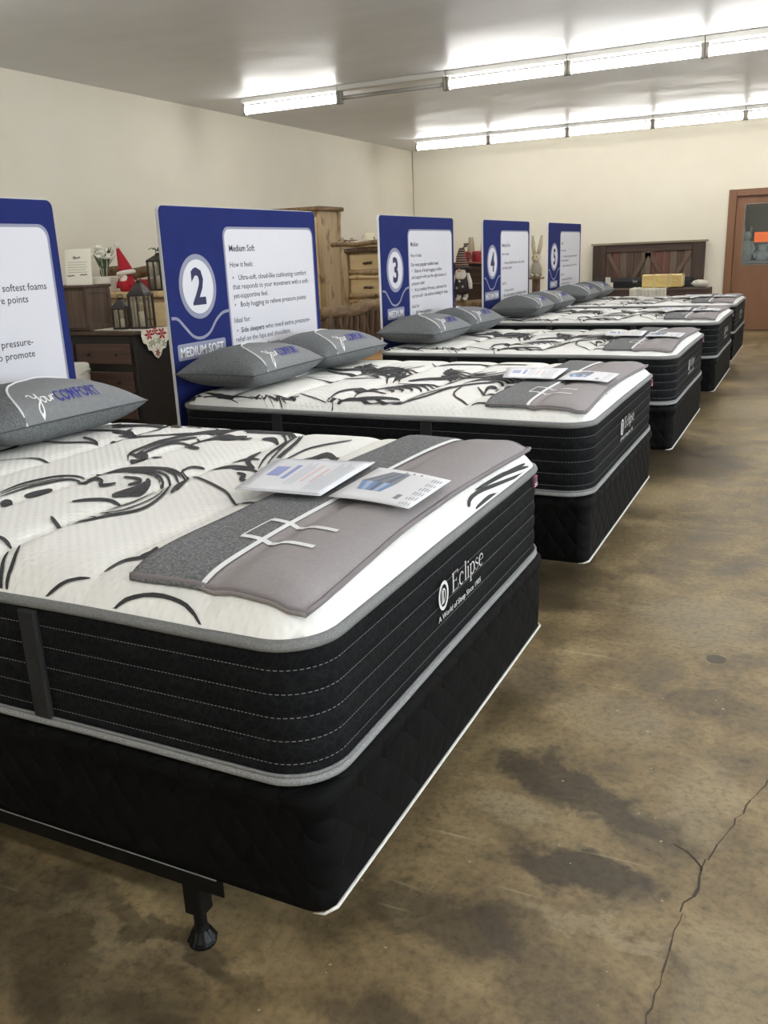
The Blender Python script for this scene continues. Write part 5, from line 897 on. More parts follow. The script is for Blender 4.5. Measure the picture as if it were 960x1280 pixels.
# ------------------------------------------------------------------ pillows
PL, PD, PT = .348, .225, .115
def pil(u, v, top=True):
    # u along the length (-1..1), v from the front edge (-1) to the back edge (1)
    th = PT*max(0, 1-abs(u)**2.8)**.6*max(0, 1-abs(v)**3.0)**.5
    pinch_u = 1-.05*(1-v*v); pinch_v = 1-.10*(1-u*u)**1.0*0-.04*(1-u*u)
    wr = .004*noise.noise(Vector((u*4, v*4, 1.2)))*(1-u*u)*(1-v*v)
    if not top: th = PT*max(0, 1-abs(u)**3.4)**.5*max(0, 1-abs(v)**4.5)**.5
    z = th*(.95 if top else -.74)+wr
    return Vector((-v*PD*pinch_v, u*PL*pinch_u, z))
def make_pillow():
    e = empty('pillow'); b = MB(); nu, nv = 52, 26
    ul, vl = -.62, .40
    us = [math.sin(math.pi/2*(-1+2*i/nu)) for i in range(nu+1)]; vs_ = [math.sin(math.pi/2*(-1+2*k/nv)) for k in range(nv+1)]
    V = [pil(u, v) for u in us for v in vs_]; f = []
    def inside(u, v):
        # panel bounded by a line rising from the front seam and turning to run along the length
        return v < vl if u > .5 else ((u-.5)/(.5-ul))**2+((v+1)/(vl+1))**2 < 1
    for i in range(nu):
        for k in range(nv):
            b.cur = 1 if inside((us[i]+us[i+1])/2, (vs_[k]+vs_[k+1])/2) else 0
            a = i*(nv+1)+k; b.f.append((a, a+nv+1, a+nv+2, a+1)[::-1]); b.mi.append(b.cur)
    b.v = [tuple(v) for v in V]; o = len(b.v); b.v += [tuple(pil(u, v, False)) for u in us for v in vs_]
    for i in range(nu):
        for k in range(nv):
            a = o+i*(nv+1)+k; b.f.append((a, a+nv+1, a+nv+2, a+1)); b.mi.append(0)
    b.build('cover', [M_melange_d, M_pillow], e, True)
    path = [(.5-(.5-ul)*math.cos(t*math.pi/48), -1+(vl+1)*math.sin(t*math.pi/48)) for t in range(25)]+[(.5+k*.06, vl) for k in range(1, 9)]
    c = MB(); c.tube([pil(u, v)+Vector((0,0,.001)) for u, v in path], .0042, 6); c.build('piping', M_cord, e, True)
    seam = MB(); ss = [(-1+2*k/30, -1) for k in range(31)]+[(1, -1+2*k/14) for k in range(1, 15)]+[(1-2*k/30, 1) for k in range(1, 31)]+[(-1, 1-2*k/14) for k in range(1, 14)]
    seam.tube([pil(u, v) for u, v in ss], .003, 5, closed=True); seam.build('edge_seam', mat('seam_dark', (74,76,78), .9), e, True)
    def on(x, y): # lettering space in metres along the length / up from the front
        u = x/PL; v = y/PD
        p = pil(u, v); return (p.x, p.y, p.z+.003)
    t1 = MB(); put_text(t1, 'COMFORT', on, .062, .022, x=-.05, y=-.203, width=.20); t1.build('lettering', M_letterblue, e)
    t2 = MB()
    Yx, Yy, k = -.152, -.203, .00074
    def yo(pts, w=.006): strip(t2, [(Yx+px*k, Yy+py*k) for px, py in pts], w*.85, on, taper=False, sub=4)
    yo([(0,62),(8,74),(18,66),(22,48),(30,40),(42,48),(48,72)]); yo([(48,72),(44,30),(34,-14),(18,-26),(10,-14),(26,6),(52,24)])
    yo([(66,40),(56,34),(56,16),(66,8),(76,18),(76,34),(66,40),(84,36)], .005); yo([(86,38),(86,16),(96,10),(106,20),(108,38),(110,12)], .005); yo([(116,12),(120,38),(130,36),(138,40)], .005)
    t2.build('script_lettering', M_letterwhite, e)
    return e
pw = make_pillow(); pfirst = True
for i, (bx, by) in enumerate(BEDS):
    for side in (0, 1):
        o = pw if pfirst else copy_tree(pw); pfirst = False
        o.location = (bx-1.800+.012*side, by+(.352 if side == 0 else 1.074), CROWNS[i]+.7905+.0895)
        o.rotation_euler = (0, math.radians((1,0,1,0,1)[i]), math.radians(((-2,-3),(1.5,-3),(-2,-3),(1.5,-2),(-1,-3))[i][side]))
        nm = ['foremost bed','bed by the sign marked two','bed by the sign marked three','bed by the sign marked four','bed by the sign marked five'][i]
        tag(o, 'grey two-tone pillow on the %s, %s of the pair' % (nm, 'front one' if side == 0 else 'rear one'), 'pillow', 'grey pillows at the bed heads')

# ------------------------------------------------------------------ headboard signs
SW_, SH_ = 1.46, 1.73
def make_sign(no, y0, width=SW_):
    num, lab, ls = LINES[no]
    e = empty('display_sign', (-2.052, y0, 0))
    k = width/SW_
    body = rrect(0, width, 0.0, SH_, .032, 6)
    MB().prism(body, lambda p: (-.020, p[0], p[1]), lambda p: (-.004, p[0], p[1])).build('board', M_foam, e)
    MB().prism(rrect(.003, width-.002, .003, SH_-.003, .030, 6), lambda p: (-.004, p[0], p[1]), lambda p: (0, p[0], p[1])).build('blue_cover', M_blue, e)
    def P(name, pts, d, m): return MB().prism([(a*k, b) for a, b in pts], lambda p: (d-.0012, p[0], p[1]), lambda p: (d, p[0], p[1])).build(name, m, e)
    P('panel_border', rrect(.490, 1.418, .62, 1.635, .05), .0013, M_signgrey)
    P('text_panel', rrect(.502, 1.406, .632, 1.623, .045), .0022, M_panel)
    P('number_ring', circle_pts(.245, 1.345, .150, .158), .0013, M_signgrey); P('number_disc', circle_pts(.245, 1.345, .124, .132), .0022, M_panel)
    fn = lambda x, y: (.0028, x, y)
    t = MB(); put_text(t, num, fn, .245, .03, x=.245*k, y=1.263, align='c', hx=.9); t.build('number', M_navyprint, e)
    wv = MB(); strip(wv, [(.012,1.205),(.06,1.198),(.11,1.155),(.17,1.105),(.24,1.092),(.31,1.115),(.37,1.17),(.43,1.203),(.488,1.21)], .015, lambda x, y: (.0014, x*k, y), taper=False); wv.build('wave_line', M_signgrey, e)
    lw = .40 if len(lab) > 8 else .30
    P('name_plate', rrect(.235-lw/2, .235+lw/2, .995, 1.075, .012), .0013, M_signgrey)
    t = MB(); put_text(t, lab, lambda x, y: (.0018, x, y), .068, .012, x=.235*k, y=1.010, width=(lw-.04)*k, align='c'); t.build('name_lettering', M_letterwhite, e)
    for s, a, z, b in ls:
        t = MB(); sz = .047 if z > 1.47 else .0395
        if a < 0: put_text(t, s, fn, .0395, .005, x=width+a, y=z, align='r', hx=1.05)
        elif s == 'who need extra pressure-': put_text(t, s, fn, sz, .005, x=a*k, y=z, width=.50*k)
        else: put_text(t, s, fn, sz, BO if b else .005, x=a*k, y=z, hx=(1.1 if z < 1.47 else 1.0)*k)
        if .58 < a < .61 and not s.startswith('Our most'): put_text(t, '\u2022', fn, .04, 0, x=.545*k, y=z)
        t.build('lettering', M_print, e)['kind'] = 'stuff'
    return e
SIGNS = [(1,.10,1.46),(2,2.21,1.46),(3,4.575,1.43),(4,6.77,1.47),(5,9.0,1.55)]
DESC = {1:'tall blue sign with white text panel cropped by the picture edge',2:'tall blue sign marked two reading Medium Soft',3:'tall blue sign marked three reading Medium',4:'tall blue sign marked four',5:'tall blue sign marked five'}
for no, y0, wd in SIGNS:
    o = make_sign(no, y0, wd); tag(o, DESC[no], 'sign', 'numbered blue comfort signs')
# ------------------------------------------------------------------ furniture behind the beds
W_dark = wood('dark_stained_wood', (58,42,34), (82,62,50), ring=26, stretch=(.06,1,1), rough=.5)
W_black = mat('black_paint', (27,24,23), .5)
W_drawer = wood('walnut_drawer', (62,44,38), (86,63,54), ring=24, stretch=(.06,1,1), rough=.5)
W_chest = wood('brown_chest', (78,62,52), (106,88,75), ring=22, stretch=(1,1,.08), rough=.6)
W_log = wood('peeled_log', (156,130,96), (194,168,128), ring=16, stretch=(1,1,.12), rough=.6, knots=(96,68,42))
W_pale = wood('pale_plank', (212,184,136), (232,208,162), ring=14, stretch=(.1,1,1), rough=.6, knots=(150,110,66))
W_palev = wood('pale_plank_upright', (176,152,118), (200,178,142), ring=14, stretch=(1,1,.1), rough=.6, knots=(126,96,64))
W_bark = wood('bark_log', (78,60,45), (122,98,74), ring=20, stretch=(1,1,.2), rough=.85, bump=.6)
W_barkh = wood('bark_rail', (104,84,62), (158,132,100), ring=18, stretch=(1,.2,1), rough=.8, bump=.5)
M_iron = mat('dark_iron', (46,38,36), .5)
M_lantglass = glass_mat('frosted_pane', (.96,.95,.92,1), .8, .3)
M_cream = mat('cream_wax', (244,238,220), .6)

# dark dresser
D = empty('dresser', (-4.55, 4.73, 0), 0, 'black framed dresser with dark brown drawers under the lace runner', 'dresser')
d = MB(); d.box(-1.38, -.0, .012, .53, .02, .868, bev=.006); d.build('carcass', W_black, D)
fbox('top', W_dark, D, -1.40, .015, -.01, .545, .868, .90, bev=.006)
for r_ in range(3):
    z1 = .795-r_*.245; z0 = z1-.18
    for c_ in range(2):
        x1 = -.045-c_*.665; x0 = x1-.63
        q = fbox('drawer', W_drawer, D, x0, x1, -.008, .012, z0, z1, bev=.006)
        k = MB(); k.lathe([(.009,0),(.009,.014),(.017,.018),(.012,.028)], 10)
        for sx in (.25, .75):
            kk = MB(); kk.add([(x0+(x1-x0)*sx+v[0], -.008-v[2], (z0+z1)/2+v[1]) for v in k.v], k.f); kk.build('knob', M_iron, q, True)
# lace runner with poinsettia ends
LR = empty('lace_runner', (-4.55, 4.73, 0), 0, 'white lace table runner with red flowers hanging off the dark dresser', 'table runner')
M_lace = mat('white_lace', (244,241,230), .8, c2=(216,210,190), ns=60, bump=.4)
g = MB(); g.box(-1.1, .014, .13, .42, .9005, .904); g.build('cloth', M_lace, LR)
oc = []
n = 15
for k in range(n): oc.append((.10+.36*k/(n-1), -.015))
edge = [(.47,-.06),(.455,-.12),(.42,-.135),(.40,-.19),(.35,-.20),(.32,-.25),(.28,-.275),(.24,-.25),(.21,-.20),(.165,-.19),(.15,-.14),(.105,-.12),(.09,-.06)]
poly = oc+edge
g = MB(); g.prism(poly, lambda p: (.017, p[0], .915+p[1]), lambda p: (.021, p[0], .915+p[1]))
g.box(-.01, .021, .10, .46, .9005, .905); g.build('hanging_end', M_lace, LR)
M_redcloth = mat('red_cloth', (170,34,44), .8)
g = MB()
for cx, cz, s_ in ((.19,-.055,1),(.36,-.06,1.1),(.27,-.03,.8)):
    for k in range(6):
        a = k*math.pi/3; pts = [(cx, cz),(cx+.035*s_*math.cos(a-.35), cz+.035*s_*math.sin(a-.35)),(cx+.068*s_*math.cos(a), cz+.05*s_*math.sin(a)),(cx+.035*s_*math.cos(a+.35), cz+.035*s_*math.sin(a+.35))]
        g.prism(pts, lambda p: (.0212, p[0], .915+p[1]), lambda p: (.0225, p[0], .915+p[1]))
g.build('red_flower', M_redcloth, LR)
g = MB()
for cx, cz in ((.24,-.13),(.31,-.12),(.38,-.15),(.2,-.14)):
    for k in range(5):
        a = k*2*math.pi/5; pts = [(cx, cz),(cx+.02*math.cos(a-.4), cz+.02*math.sin(a-.4)),(cx+.04*math.cos(a), cz+.04*math.sin(a)),(cx+.02*math.cos(a+.4), cz+.02*math.sin(a+.4))]
        g.prism(pts, lambda p: (.0212, p[0], .915+p[1]), lambda p: (.022, p[0], .915+p[1]))
g.build('green_leaf', mat('sage_cloth', (150,164,132), .8), LR)
g = MB()
for k in range(7):
    a = k*2*math.pi/7; pts = [(.28,-.225),(.28+.02*math.cos(a-.4),-.225+.02*math.sin(a-.4)),(.28+.042*math.cos(a),-.225+.05*math.sin(a)),(.28+.02*math.cos(a+.4),-.225+.02*math.sin(a+.4))]
    g.prism(pts, lambda p: (.0212, p[0], .915+p[1]), lambda p: (.0228, p[0], .915+p[1]))
g.build('star_flower', mat('rust_cloth', (150,96,86), .8), LR)
# small brown chest on the dresser
C = empty('small_chest', (-5.12, 4.80, .905), 0, 'small brown wooden chest standing on the dark dresser', 'chest')
c = MB(); c.box(-.47, 0, .012, .33, .0, .37, bev=.004); c.build('carcass', W_chest, C)
fbox('top', wood('chest_top', (70,54,45), (92,74,62), ring=22, stretch=(.08,1,1)), C, -.49, .022, -.012, .345, .37, .395, bev=.005)
q = MB(); q.box(-.455, -.235, 0, .012, .02, .35, bev=.003); q.build('door', W_chest, C)
q = MB(); q.box(-.230, -.012, 0, .012, .02, .35, bev=.003); dr = q.build('door', W_chest, C)
q = MB(); q.tube([(-.245,-.012,.16),(-.21,-.022,.185),(-.245,-.012,.215)], .006, 6); q.build('handle', mat('brushed_metal', (170,168,160), .3), dr)
# framed side panel
for nm, a in (('side_stile',(0,.012,.014,.05,.0,.37)),('side_stile',(0,.012,.29,.33,.0,.37)),('side_rail',(0,.012,.05,.29,.0,.05)),('side_rail',(0,.012,.05,.29,.32,.37))):
    fbox(nm, W_chest, C, *a, bev=.003)
# card on the chest
K = empty('price_stand', (-5.28, 4.93, 1.3005), 0, 'white upright card with handwritten print on the small brown chest', 'card')
m_ = Matrix.Rotation(math.radians(-6), 4, 'X')
q = MB(); q.box(-.155, .155, 0, .004, .0, .315, M=m_); q.box(-.1, .1, 0, .07, 0, .003); q.build('card', mat('ivory_card', (252,250,238), .6), K)
q = MB()
def kf(x, z): return m_ @ Vector((x, -.0012, z))
for pts in ([(-.06,.235),(-.035,.25),(-.03,.232),(-.05,.228)], [(-.03,.235),(-.01,.24),(.0,.232),(.02,.245),(.03,.235)], [(-.135,.078),(-.12,.085),(-.1,.078),(-.08,.086),(-.05,.08)], [(.02,.086),(.04,.092),(.06,.084),(.08,.092),(.105,.086)]):
    strip(q, pts, .008, kf, taper=False)
q.build('handwriting', mat('ink_black', (40,40,40), .6), K)
q = MB()
for k in range(5): strip(q, [(-.12,.2-.022*k),(.11-.02*(k % 2),.2-.022*k)], .005, kf, taper=False)
q.build('small_print', mat('ink_pale', (196,196,184), .6), K)
# white basket half hidden behind the first sign
WK = empty('white_basket', (-5.07, 4.50, 0), 0, 'white basket standing in front of the dark dresser drawers', 'basket')
MB().lathe([(.11,0),(.125,.01),(.145,.56),(.148,.62),(.14,.645),(.13,.62)], 20).build('body', mat('white_weave', (222,219,210), .8, bump=.4, ns=40), WK, True)
for sx in (-1,1): MB().tube([(sx*.146,-.05,.56),(sx*.175,-.03,.60),(sx*.175,.03,.60),(sx*.146,.05,.56)], .008, 6).build('handle', MATS['white_weave'], WK, True)
# lanterns
def make_lantern(w_, h_, roof, hue=None):
    e = empty('lantern'); hw = w_/2
    fbox('base', M_iron, e, -hw-.008, hw+.008, -hw-.008, hw+.008, 0, .018, bev=.003)
    for sx in (-1,1):
        for sy in (-1,1): fbox('post', M_iron, e, sx*hw-.008, sx*hw+.008, sy*hw-.008, sy*hw+.008, .018, h_, bev=0)
    for a in range(4):
        M_ = Matrix.Rotation(a*math.pi/2, 4, 'Z')
        b = MB(); b.box(-.005, .005, -hw-.005, -hw+.005, .018, h_, M=M_); b.build('glazing_bar', M_iron, e)
        b = MB(); b.box(-hw+.008, hw-.008, -hw-.001, -hw+.001, .018, h_, M=M_); b.build('pane', M_lantglass, e)
    fbox('top_frame', M_iron, e, -hw-.012, hw+.012, -hw-.012, hw+.012, h_, h_+.014, bev=.003)
    r = MB(); z0 = h_+.014; a = hw+.01; t = .022
    r.add([(-a,-a,z0),(a,-a,z0),(a,a,z0),(-a,a,z0),(-t,-t,z0+roof),(t,-t,z0+roof),(t,t,z0+roof),(-t,t,z0+roof)], [(0,3,2,1),(4,5,6,7),(0,1,5,4),(1,2,6,5),(2,3,7,6),(3,0,4,7)])
    r.build('roof', M_iron, e)
    for a_ in range(4):
        M_ = Matrix.Rotation(a_*math.pi/2, 4, 'Z'); p_ = MB()
        p_.add([M_ @ Vector(v) for v in ((-a*.8,-a*.98-.001,z0+roof*.08),(a*.8,-a*.98-.001,z0+roof*.08),(t*1.2,-t-(a-t)*.32-.001,z0+roof*.66),(-t*1.2,-t-(a-t)*.32-.001,z0+roof*.66))], [(0,1,2,3)])
        p_.build('roof_pane', mat('smoked_pane', (62,59,61), .25), e)
    k = MB(); k.lathe([(.022,z0+roof),(.026,z0+roof+.01),(.01,z0+roof+.02)], 10); k.tube([(.025*math.cos(t_*math.pi/8),0,z0+roof+.02+.025*math.sin(t_*math.pi/8)) for t_ in range(9)], .004, 6); k.build('ring', M_iron, e)
    MB().lathe([(w_*.22,.018),(w_*.22,h_*.5),(w_*.18,h_*.52)], 14).build('candle', M_cream, e, True)
    return e
o = make_lantern(.12, .175, .07); o.location = (-4.845, 4.96, .9045); o.rotation_euler.z = .25; tag(o, 'small dark iron lantern beside the taller one on the dresser', 'lantern')
o = make_lantern(.15, .285, .10); o.location = (-4.665, 5.02, .9045); o.rotation_euler.z = .2; tag(o, 'tall dark iron lantern with peaked roof on the lace runner', 'lantern')
# pale log dresser behind
L = empty('log_dresser', (-4.65, 5.5, 0), 0, 'pale pine log dresser with a log back rail behind the iron lanterns', 'dresser')
fbox('carcass', W_palev, L, -1.36, 0, .03, .58, .03, 1.15, bev=.008)
fbox('top', W_pale, L, -1.40, .03, -.02, .60, 1.15, 1.205, bev=.012)
for r_ in range(3):
    for c_ in range(2):
        x1 = -.06-c_*.65; q = fbox('drawer', W_pale, L, x1-.6, x1, .005, .03, .80-r_*.34, 1.10-r_*.34, bev=.012)
        MB().log((x1-.36, -.015, .95-r_*.34), (x1-.24, -.015, .95-r_*.34), .012, 8, seed=r_).build('handle', W_bark, q, True)
for x in (-1.34, -.02): MB().log((x, .02, 0), (x, .02, 1.15), .045, 10, seed=5).build('post', W_log, L, True)
MB().log((-1.36,.55,1.385),(.0,.55,1.375), .06, 10, seed=9).build('back_rail', W_barkh, L, True)
MB().log((-1.36,.55,1.255),(.0,.55,1.255), .04, 10, seed=10).build('lower_rail', W_log, L, True)
for x in (-1.3,-.9,-.3,-.06): MB().log((x,.55,1.2),(x,.55,1.37), .035, 8, seed=int(-x*100)).build('spindle', W_log, L, True)
# flower pot
P = empty('potted_flower', (-5.72, 5.74, 1.2055), 0, 'white potted plant with white blooms and green leaves on the log dresser', 'plant')
MB().lathe([(.085,0),(.095,.01),(.125,.14),(.128,.15),(.118,.15),(.112,.13)], 20).build('pot', mat('white_ceramic', (244,243,238), .3), P, True)
MB().lathe([(.11,.125),(.11,.132)], 16).build('soil', mat('soil', (64,50,40), .9), P)
rnd = random.Random(11); M_leaf = mat('leaf_green', (66,92,56), .6, c2=(92,116,72), ns=30)
for k in range(16):
    a = rnd.uniform(0, 6.28); h_ = rnd.uniform(.2,.3); r_ = rnd.uniform(.05,.15); mb = MB(); wd = rnd.uniform(.014,.024)
    pp = [Vector((math.cos(a)*r_*t**1.6, math.sin(a)*r_*t**1.6, .13+h_*t)) for t in (0,.25,.5,.75,1)]; sd = Vector((-math.sin(a), math.cos(a), 0))
    vs = []
    for t, q in zip((0,.25,.5,.75,1), pp): ww = wd*(.5+1.2*t*(1-t)*2)*(1 if t < 1 else .1); vs += [q-sd*ww, q+Vector((0,0,.004))+Vector((math.cos(a),math.sin(a),0))*.006, q+sd*ww]
    mb.add(vs, [(3*i+j, 3*i+j+1, 3*i+j+4, 3*i+j+3) for i in range(4) for j in (0,1)]); mb.build('leaf', M_leaf, P, True)
M_petal = mat('white_petal', (250,249,240), .7)
for cx, cy, cz in ((-.03,-.02,.43),(.03,-.05,.38),(.06,.0,.36),(-.08,-.04,.36),(.0,-.06,.34),(.0,.03,.40),(.09,-.03,.33)):
    mb = MB()
    for k in range(6):
        a = k*math.pi/3; mb.ball((cx+.024*math.cos(a), cy+.024*math.sin(a), cz+.004*(k % 2)), .02, 8, 6, (1,1,.8))
    mb.ball((cx,cy,cz+.012), .014, 8, 6); mb.tube([(cx*.4,cy*.4,.13),(cx,cy,cz)], .003, 5); mb.build('bloom', M_petal, P, True)
# santa gnome
M_red = mat('red_felt', (178,32,48), .85); M_fluff = mat('white_fluff', (234,230,222), .95, bump=.5, ns=50)
G = empty('santa_gnome', (-5.40, 5.70, 1.2055), 0, 'red felt gnome with tall pointed santa hat and white pompom', 'figurine')
MB().lathe([(.05,0),(.075,.01),(.08,.06),(.07,.12),(.05,.16)], 16).build('body', M_red, G, True)
MB().ball((.0,-.045,.12), .045, 12, 8, (1.1,.7,1.1), .15).build('beard', M_fluff, G, True)
MB().ball((0,-.078,.15), .016).build('nose', mat('skin_tone', (222,176,150), .7), G, True)
MB().tube([(.088*math.cos(t*math.pi/10)*.85, .088*math.sin(t*math.pi/10)*.85, .175+.012*math.cos(t*math.pi/10)) for t in range(20)], .022, 8, closed=True).build('hat_brim', M_fluff, G, True)
MB().tube([(0,0,.165),(-.01,0,.22),(-.035,0,.30),(-.06,0,.37),(-.075,0,.42)], [.078,.066,.045,.026,.012], 14).build('hat', M_red, G, True)
MB().ball((-.072,-.0,.44), .032, 12, 8, (1,1,1), .2).build('pompom', M_fluff, G, True)
for sx in (-1,1): MB().tube([(sx*.07,-.01,.12),(sx*.085,-.03,.07),(sx*.07,-.06,.05)], [.022,.02,.018], 8).build('arm', M_red, G, True)
# red tub and black lantern on the log dresser
T = empty('red_tub', (-5.19, 5.74, 1.2055), 0, 'round red tub on the log dresser beside the gnome', 'tub')
MB().lathe([(.075,0),(.08,.004),(.088,.1),(.088,.112),(.08,.112),(.076,.02)], 18).build('bowl', mat('red_enamel', (158,44,50), .45), T, True)
MB().tube([(.088*math.cos(t*math.pi/10), .088*math.sin(t*math.pi/10), .112) for t in range(20)], .006, 6, closed=True).build('rim', mat('rim_pink', (196,150,140), .5), T, True)
o = make_lantern(.15, .27, .05); o.location = (-5.0, 5.72, 1.2055); tag(o, 'black lantern with white panes half hidden behind the sign marked two', 'lantern')
gr = MB()
for k in range(9): a = k*.7; gr.tube([(0,0,.37),(.05*math.cos(a),.05*math.sin(a),.40),(.085*math.cos(a),.085*math.sin(a),.385)], .004, 5)
gr.build('greenery', M_leaf, o)
# tall log armoire
A = empty('log_armoire', (-5.17, 9.17, 0), 0, 'tall pine log armoire rising behind the sign marked two', 'armoire')
fbox('carcass', W_palev, A, -.92, -.0, .03, .55, .04, 2.03, bev=.01)
cp = MB(); cp.box(-.99, .07, -.05, .62, 2.03, 2.085, bev=.015); cp.build('cornice', W_barkh, A)
for x in (-.90, -.0):
    for y in (.03, .56): MB().log((x, y, 0), (x, y, 2.03), .035, 9, seed=int(y*50-x*9)).build('corner_log', W_log, A, True)
for c_ in range(2):
    q = fbox('door', W_pale, A, -.87+c_*.425, -.455+c_*.425, .005, .03, .15, 1.95, bev=.012)
    MB().log((-.5+c_*.1,-.015,.95),(-.5+c_*.1,-.015,1.15), .014, 8, seed=c_).build('handle', W_bark, q, True)
# log chest of drawers
H = empty('log_drawer_chest', (-4.44, 8.4, 0), 0, 'pine log chest of drawers with bark trim between the signs marked two and three', 'chest of drawers')
fbox('carcass', W_palev, H, .06, 1.0, .04, .52, .04, 1.53, bev=.008)
fbox('top', W_pale, H, -.02, 1.06, -.03, .56, 1.545, 1.59, bev=.012)
MB().log((-.10,-.035,1.585),(1.1,-.035,1.59), .028, 9, seed=21).build('top_log', W_barkh, H, True)
MB().log((.02,-.01,1.505),(1.04,-.01,1.515), .03, 9, seed=22).build('front_log', W_bark, H, True)
for x in (.05, 1.0): MB().log((x,0,0),(x,0,1.52), .042, 9, seed=int(x*30+4)).build('post', W_log, H, True)
for r_ in range(5):
    z1 = 1.465-r_*.285
    q = fbox('drawer', W_pale, H, .10, .955, .012, .04, z1-.235, z1, bev=.014)
    MB().log((.30,-.01,z1-.1),(.42,-.01,z1-.1), .014, 8, seed=r_+40).build('handle', W_bark, q, True)
    MB().log((.09,.008,z1-.195),(.965,.008,z1-.20), .03, 8, seed=r_+50, wob=.2).build('edge_log', W_log, H, True)
    MB().log((.09,.012,z1-.262),(.965,.012,z1-.258), .024, 8, seed=r_+60, wob=.2).build('divider_log', W_pale, H, True)
# pitcher and tangled twigs on the chest
J = empty('cream_mug', (-4.15, 8.62, 1.5905), 0, 'cream mug standing on the log chest of drawers', 'mug')
MB().lathe([(.05,0),(.056,.008),(.058,.115),(.052,.118),(.049,.02)], 18).build('cup', mat('cream_glaze', (224,218,196), .35), J, True)
MB().tube([(-.055,0,.095),(-.09,0,.09),(-.098,0,.06),(-.085,0,.035),(-.055,0,.03)], .008, 7).build('handle', MATS['cream_glaze'], J, True)
tw = MB(); rnd = random.Random(8)
for k in range(22):
    a = Vector((rnd.uniform(-4.0,-3.55) if k % 3 else rnd.uniform(-4.4,-4.33), rnd.uniform(8.42,8.55), 1.6205)); b_ = a+Vector((rnd.uniform(-.12,.12), rnd.uniform(-.03,.05), rnd.uniform(.0,.045))); tw.tube([a, (a+b_)/2+Vector((0,0,.012)), b_], .005, 5)
tag(tw.build('twig_garland', W_bark), 'dark twig garland lying along the top of the log chest of drawers', 'garland')
# log bed: foot end faces the display row
B = empty('log_bed', (-3.5, 6.28, 0), 0, 'rustic bark log bed with upright spindles in its footboard', 'bed frame')
MB().log((0,-.1,.93),(0,1.95,.945), .062, 11, seed=70, seg=12).build('top_rail', W_barkh, B, True)
MB().log((0,0,.30),(0,1.85,.30), .05, 10, seed=71).build('lower_rail', W_barkh, B, True)
for y in (0., 1.85): MB().log((0,y,0),(0,y,.93), .07, 10, seed=int(72+y)).build('post', W_bark, B, True)
for k in range(14):
    y = .13+k*.122; MB().log((0,y,.3),(0,y,.92), .036+.012*((k*7) % 3)/2, 8, seed=80+k, wob=.18).build('spindle', W_bark, B, True)
for y in (0., 1.85): MB().log((-1.95,y,.34),(0,y,.34), .055, 9, seed=int(100+y)).build('side_rail', W_log, B, True)
MB().log((-1.95,-.1,.62),(-1.95,1.95,.62), .055, 10, seed=104).build('head_rail', W_barkh, B, True)
for y in (0., 1.85): MB().log((-1.95,y,0),(-1.95,y,.62), .06, 9, seed=int(106+y)).build('head_post', W_bark, B, True)
for k in range(9): fbox('slat', W_pale, B, -1.85+k*.21, -1.76+k*.21, .03, 1.82, .385, .405, bev=.004)
# slab bench
S = empty('slab_bench', (-3.12, 6.25, 0), math.radians(11), 'pale wooden slab bench between the log bed and the display row', 'bench')
sl = MB(); out = [(-.02+.02*math.sin(k*1.3), k*.1) for k in range(15)]+[(.42+.02*math.sin(k*1.7), 1.4-k*.1) for k in range(15)]
sl.prism(out[::-1], lambda p: (p[0], p[1], .44), lambda p: (p[0], p[1], .50)); sl.build('seat', wood('bench_slab', (176,128,74), (208,164,104), ring=14, stretch=(1,.1,1)), S)
for x in (.06,.34):
    for y in (.15,1.25): MB().log((x,y,0),(x,y,.44), .04, 9, seed=int(x*100+y*10)).build('leg', W_log, S, True)
# dark dresser between the signs marked three and four
D2 = empty('dark_chest', (-5.0, 12.5, 0), 0, 'dark chest of drawers with reddish top between the signs marked three and four', 'chest of drawers')
fbox('carcass', W_black, D2, 0, 1.3, .012, .5, .02, 1.24, bev=.006)
fbox('top', wood('reddish_top', (112,58,48), (138,78,64), ring=20, stretch=(.08,1,1)), D2, -.02, 1.32, -.015, .52, 1.24, 1.272, bev=.006)
for r_ in range(4):
    z1 = 1.20-r_*.29
    for c_ in range(2):
        q = fbox('drawer', W_dark, D2, .04+c_*.62, .63+c_*.62, -.012, .012, z1-.235, z1, bev=.006)
        MB().log((.30+c_*.62,-.02,z1-.11),(.37+c_*.62,-.02,z1-.11), .009, 7, seed=r_, wob=0).build('handle', M_iron, q, True)
    fbox('rail', wood('brown_rail', (92,70,52), (116,92,70), ring=20, stretch=(.08,1,1)), D2, .03, 1.27, -.012, .012, z1-.275, z1-.245, bev=.003)
def red_mug(x, label, r_):
    e = empty('red_canister', (x, 12.68, 1.2725), 0, label, 'canister', 'red canisters on the dark chest')
    MB().lathe([(r_*.92,0),(r_,.006),(r_,.15),(r_*.9,.17),(r_*.84,.165)], 16).build('body', MATS['red_enamel'], e, True)
    MB().tube([(r_,0,.13),(r_+.035,0,.12),(r_+.035,0,.05),(r_,0,.04)], .008, 6).build('handle', MATS['red_enamel'], e, True)
red_mug(-4.43, 'slim red canister beside the striped hat of the dark gnome', .045); red_mug(-4.25, 'wide red canister on the dark chest touching the edge of the sign marked four', .075)
M_frost = mat('frosted_cone', (202,192,166), .35)
for x, lb in ((-4.42,'pale glass cone standing behind the slim red canister'),(-4.19,'pale glass cone standing behind the wide red canister')):
    e = empty('glass_cone', (x, 12.88, 1.2725), 0, lb, 'glass cone', 'pale glass cones on the dark chest')
    MB().lathe([(.09,0),(.092,.01),(.04,.36),(.05,.39),(.044,.39)], 16).build('shade', M_frost, e, True)
    MB().lathe([(.096,0),(.096,.012)], 16).build('foot', M_cream, e)
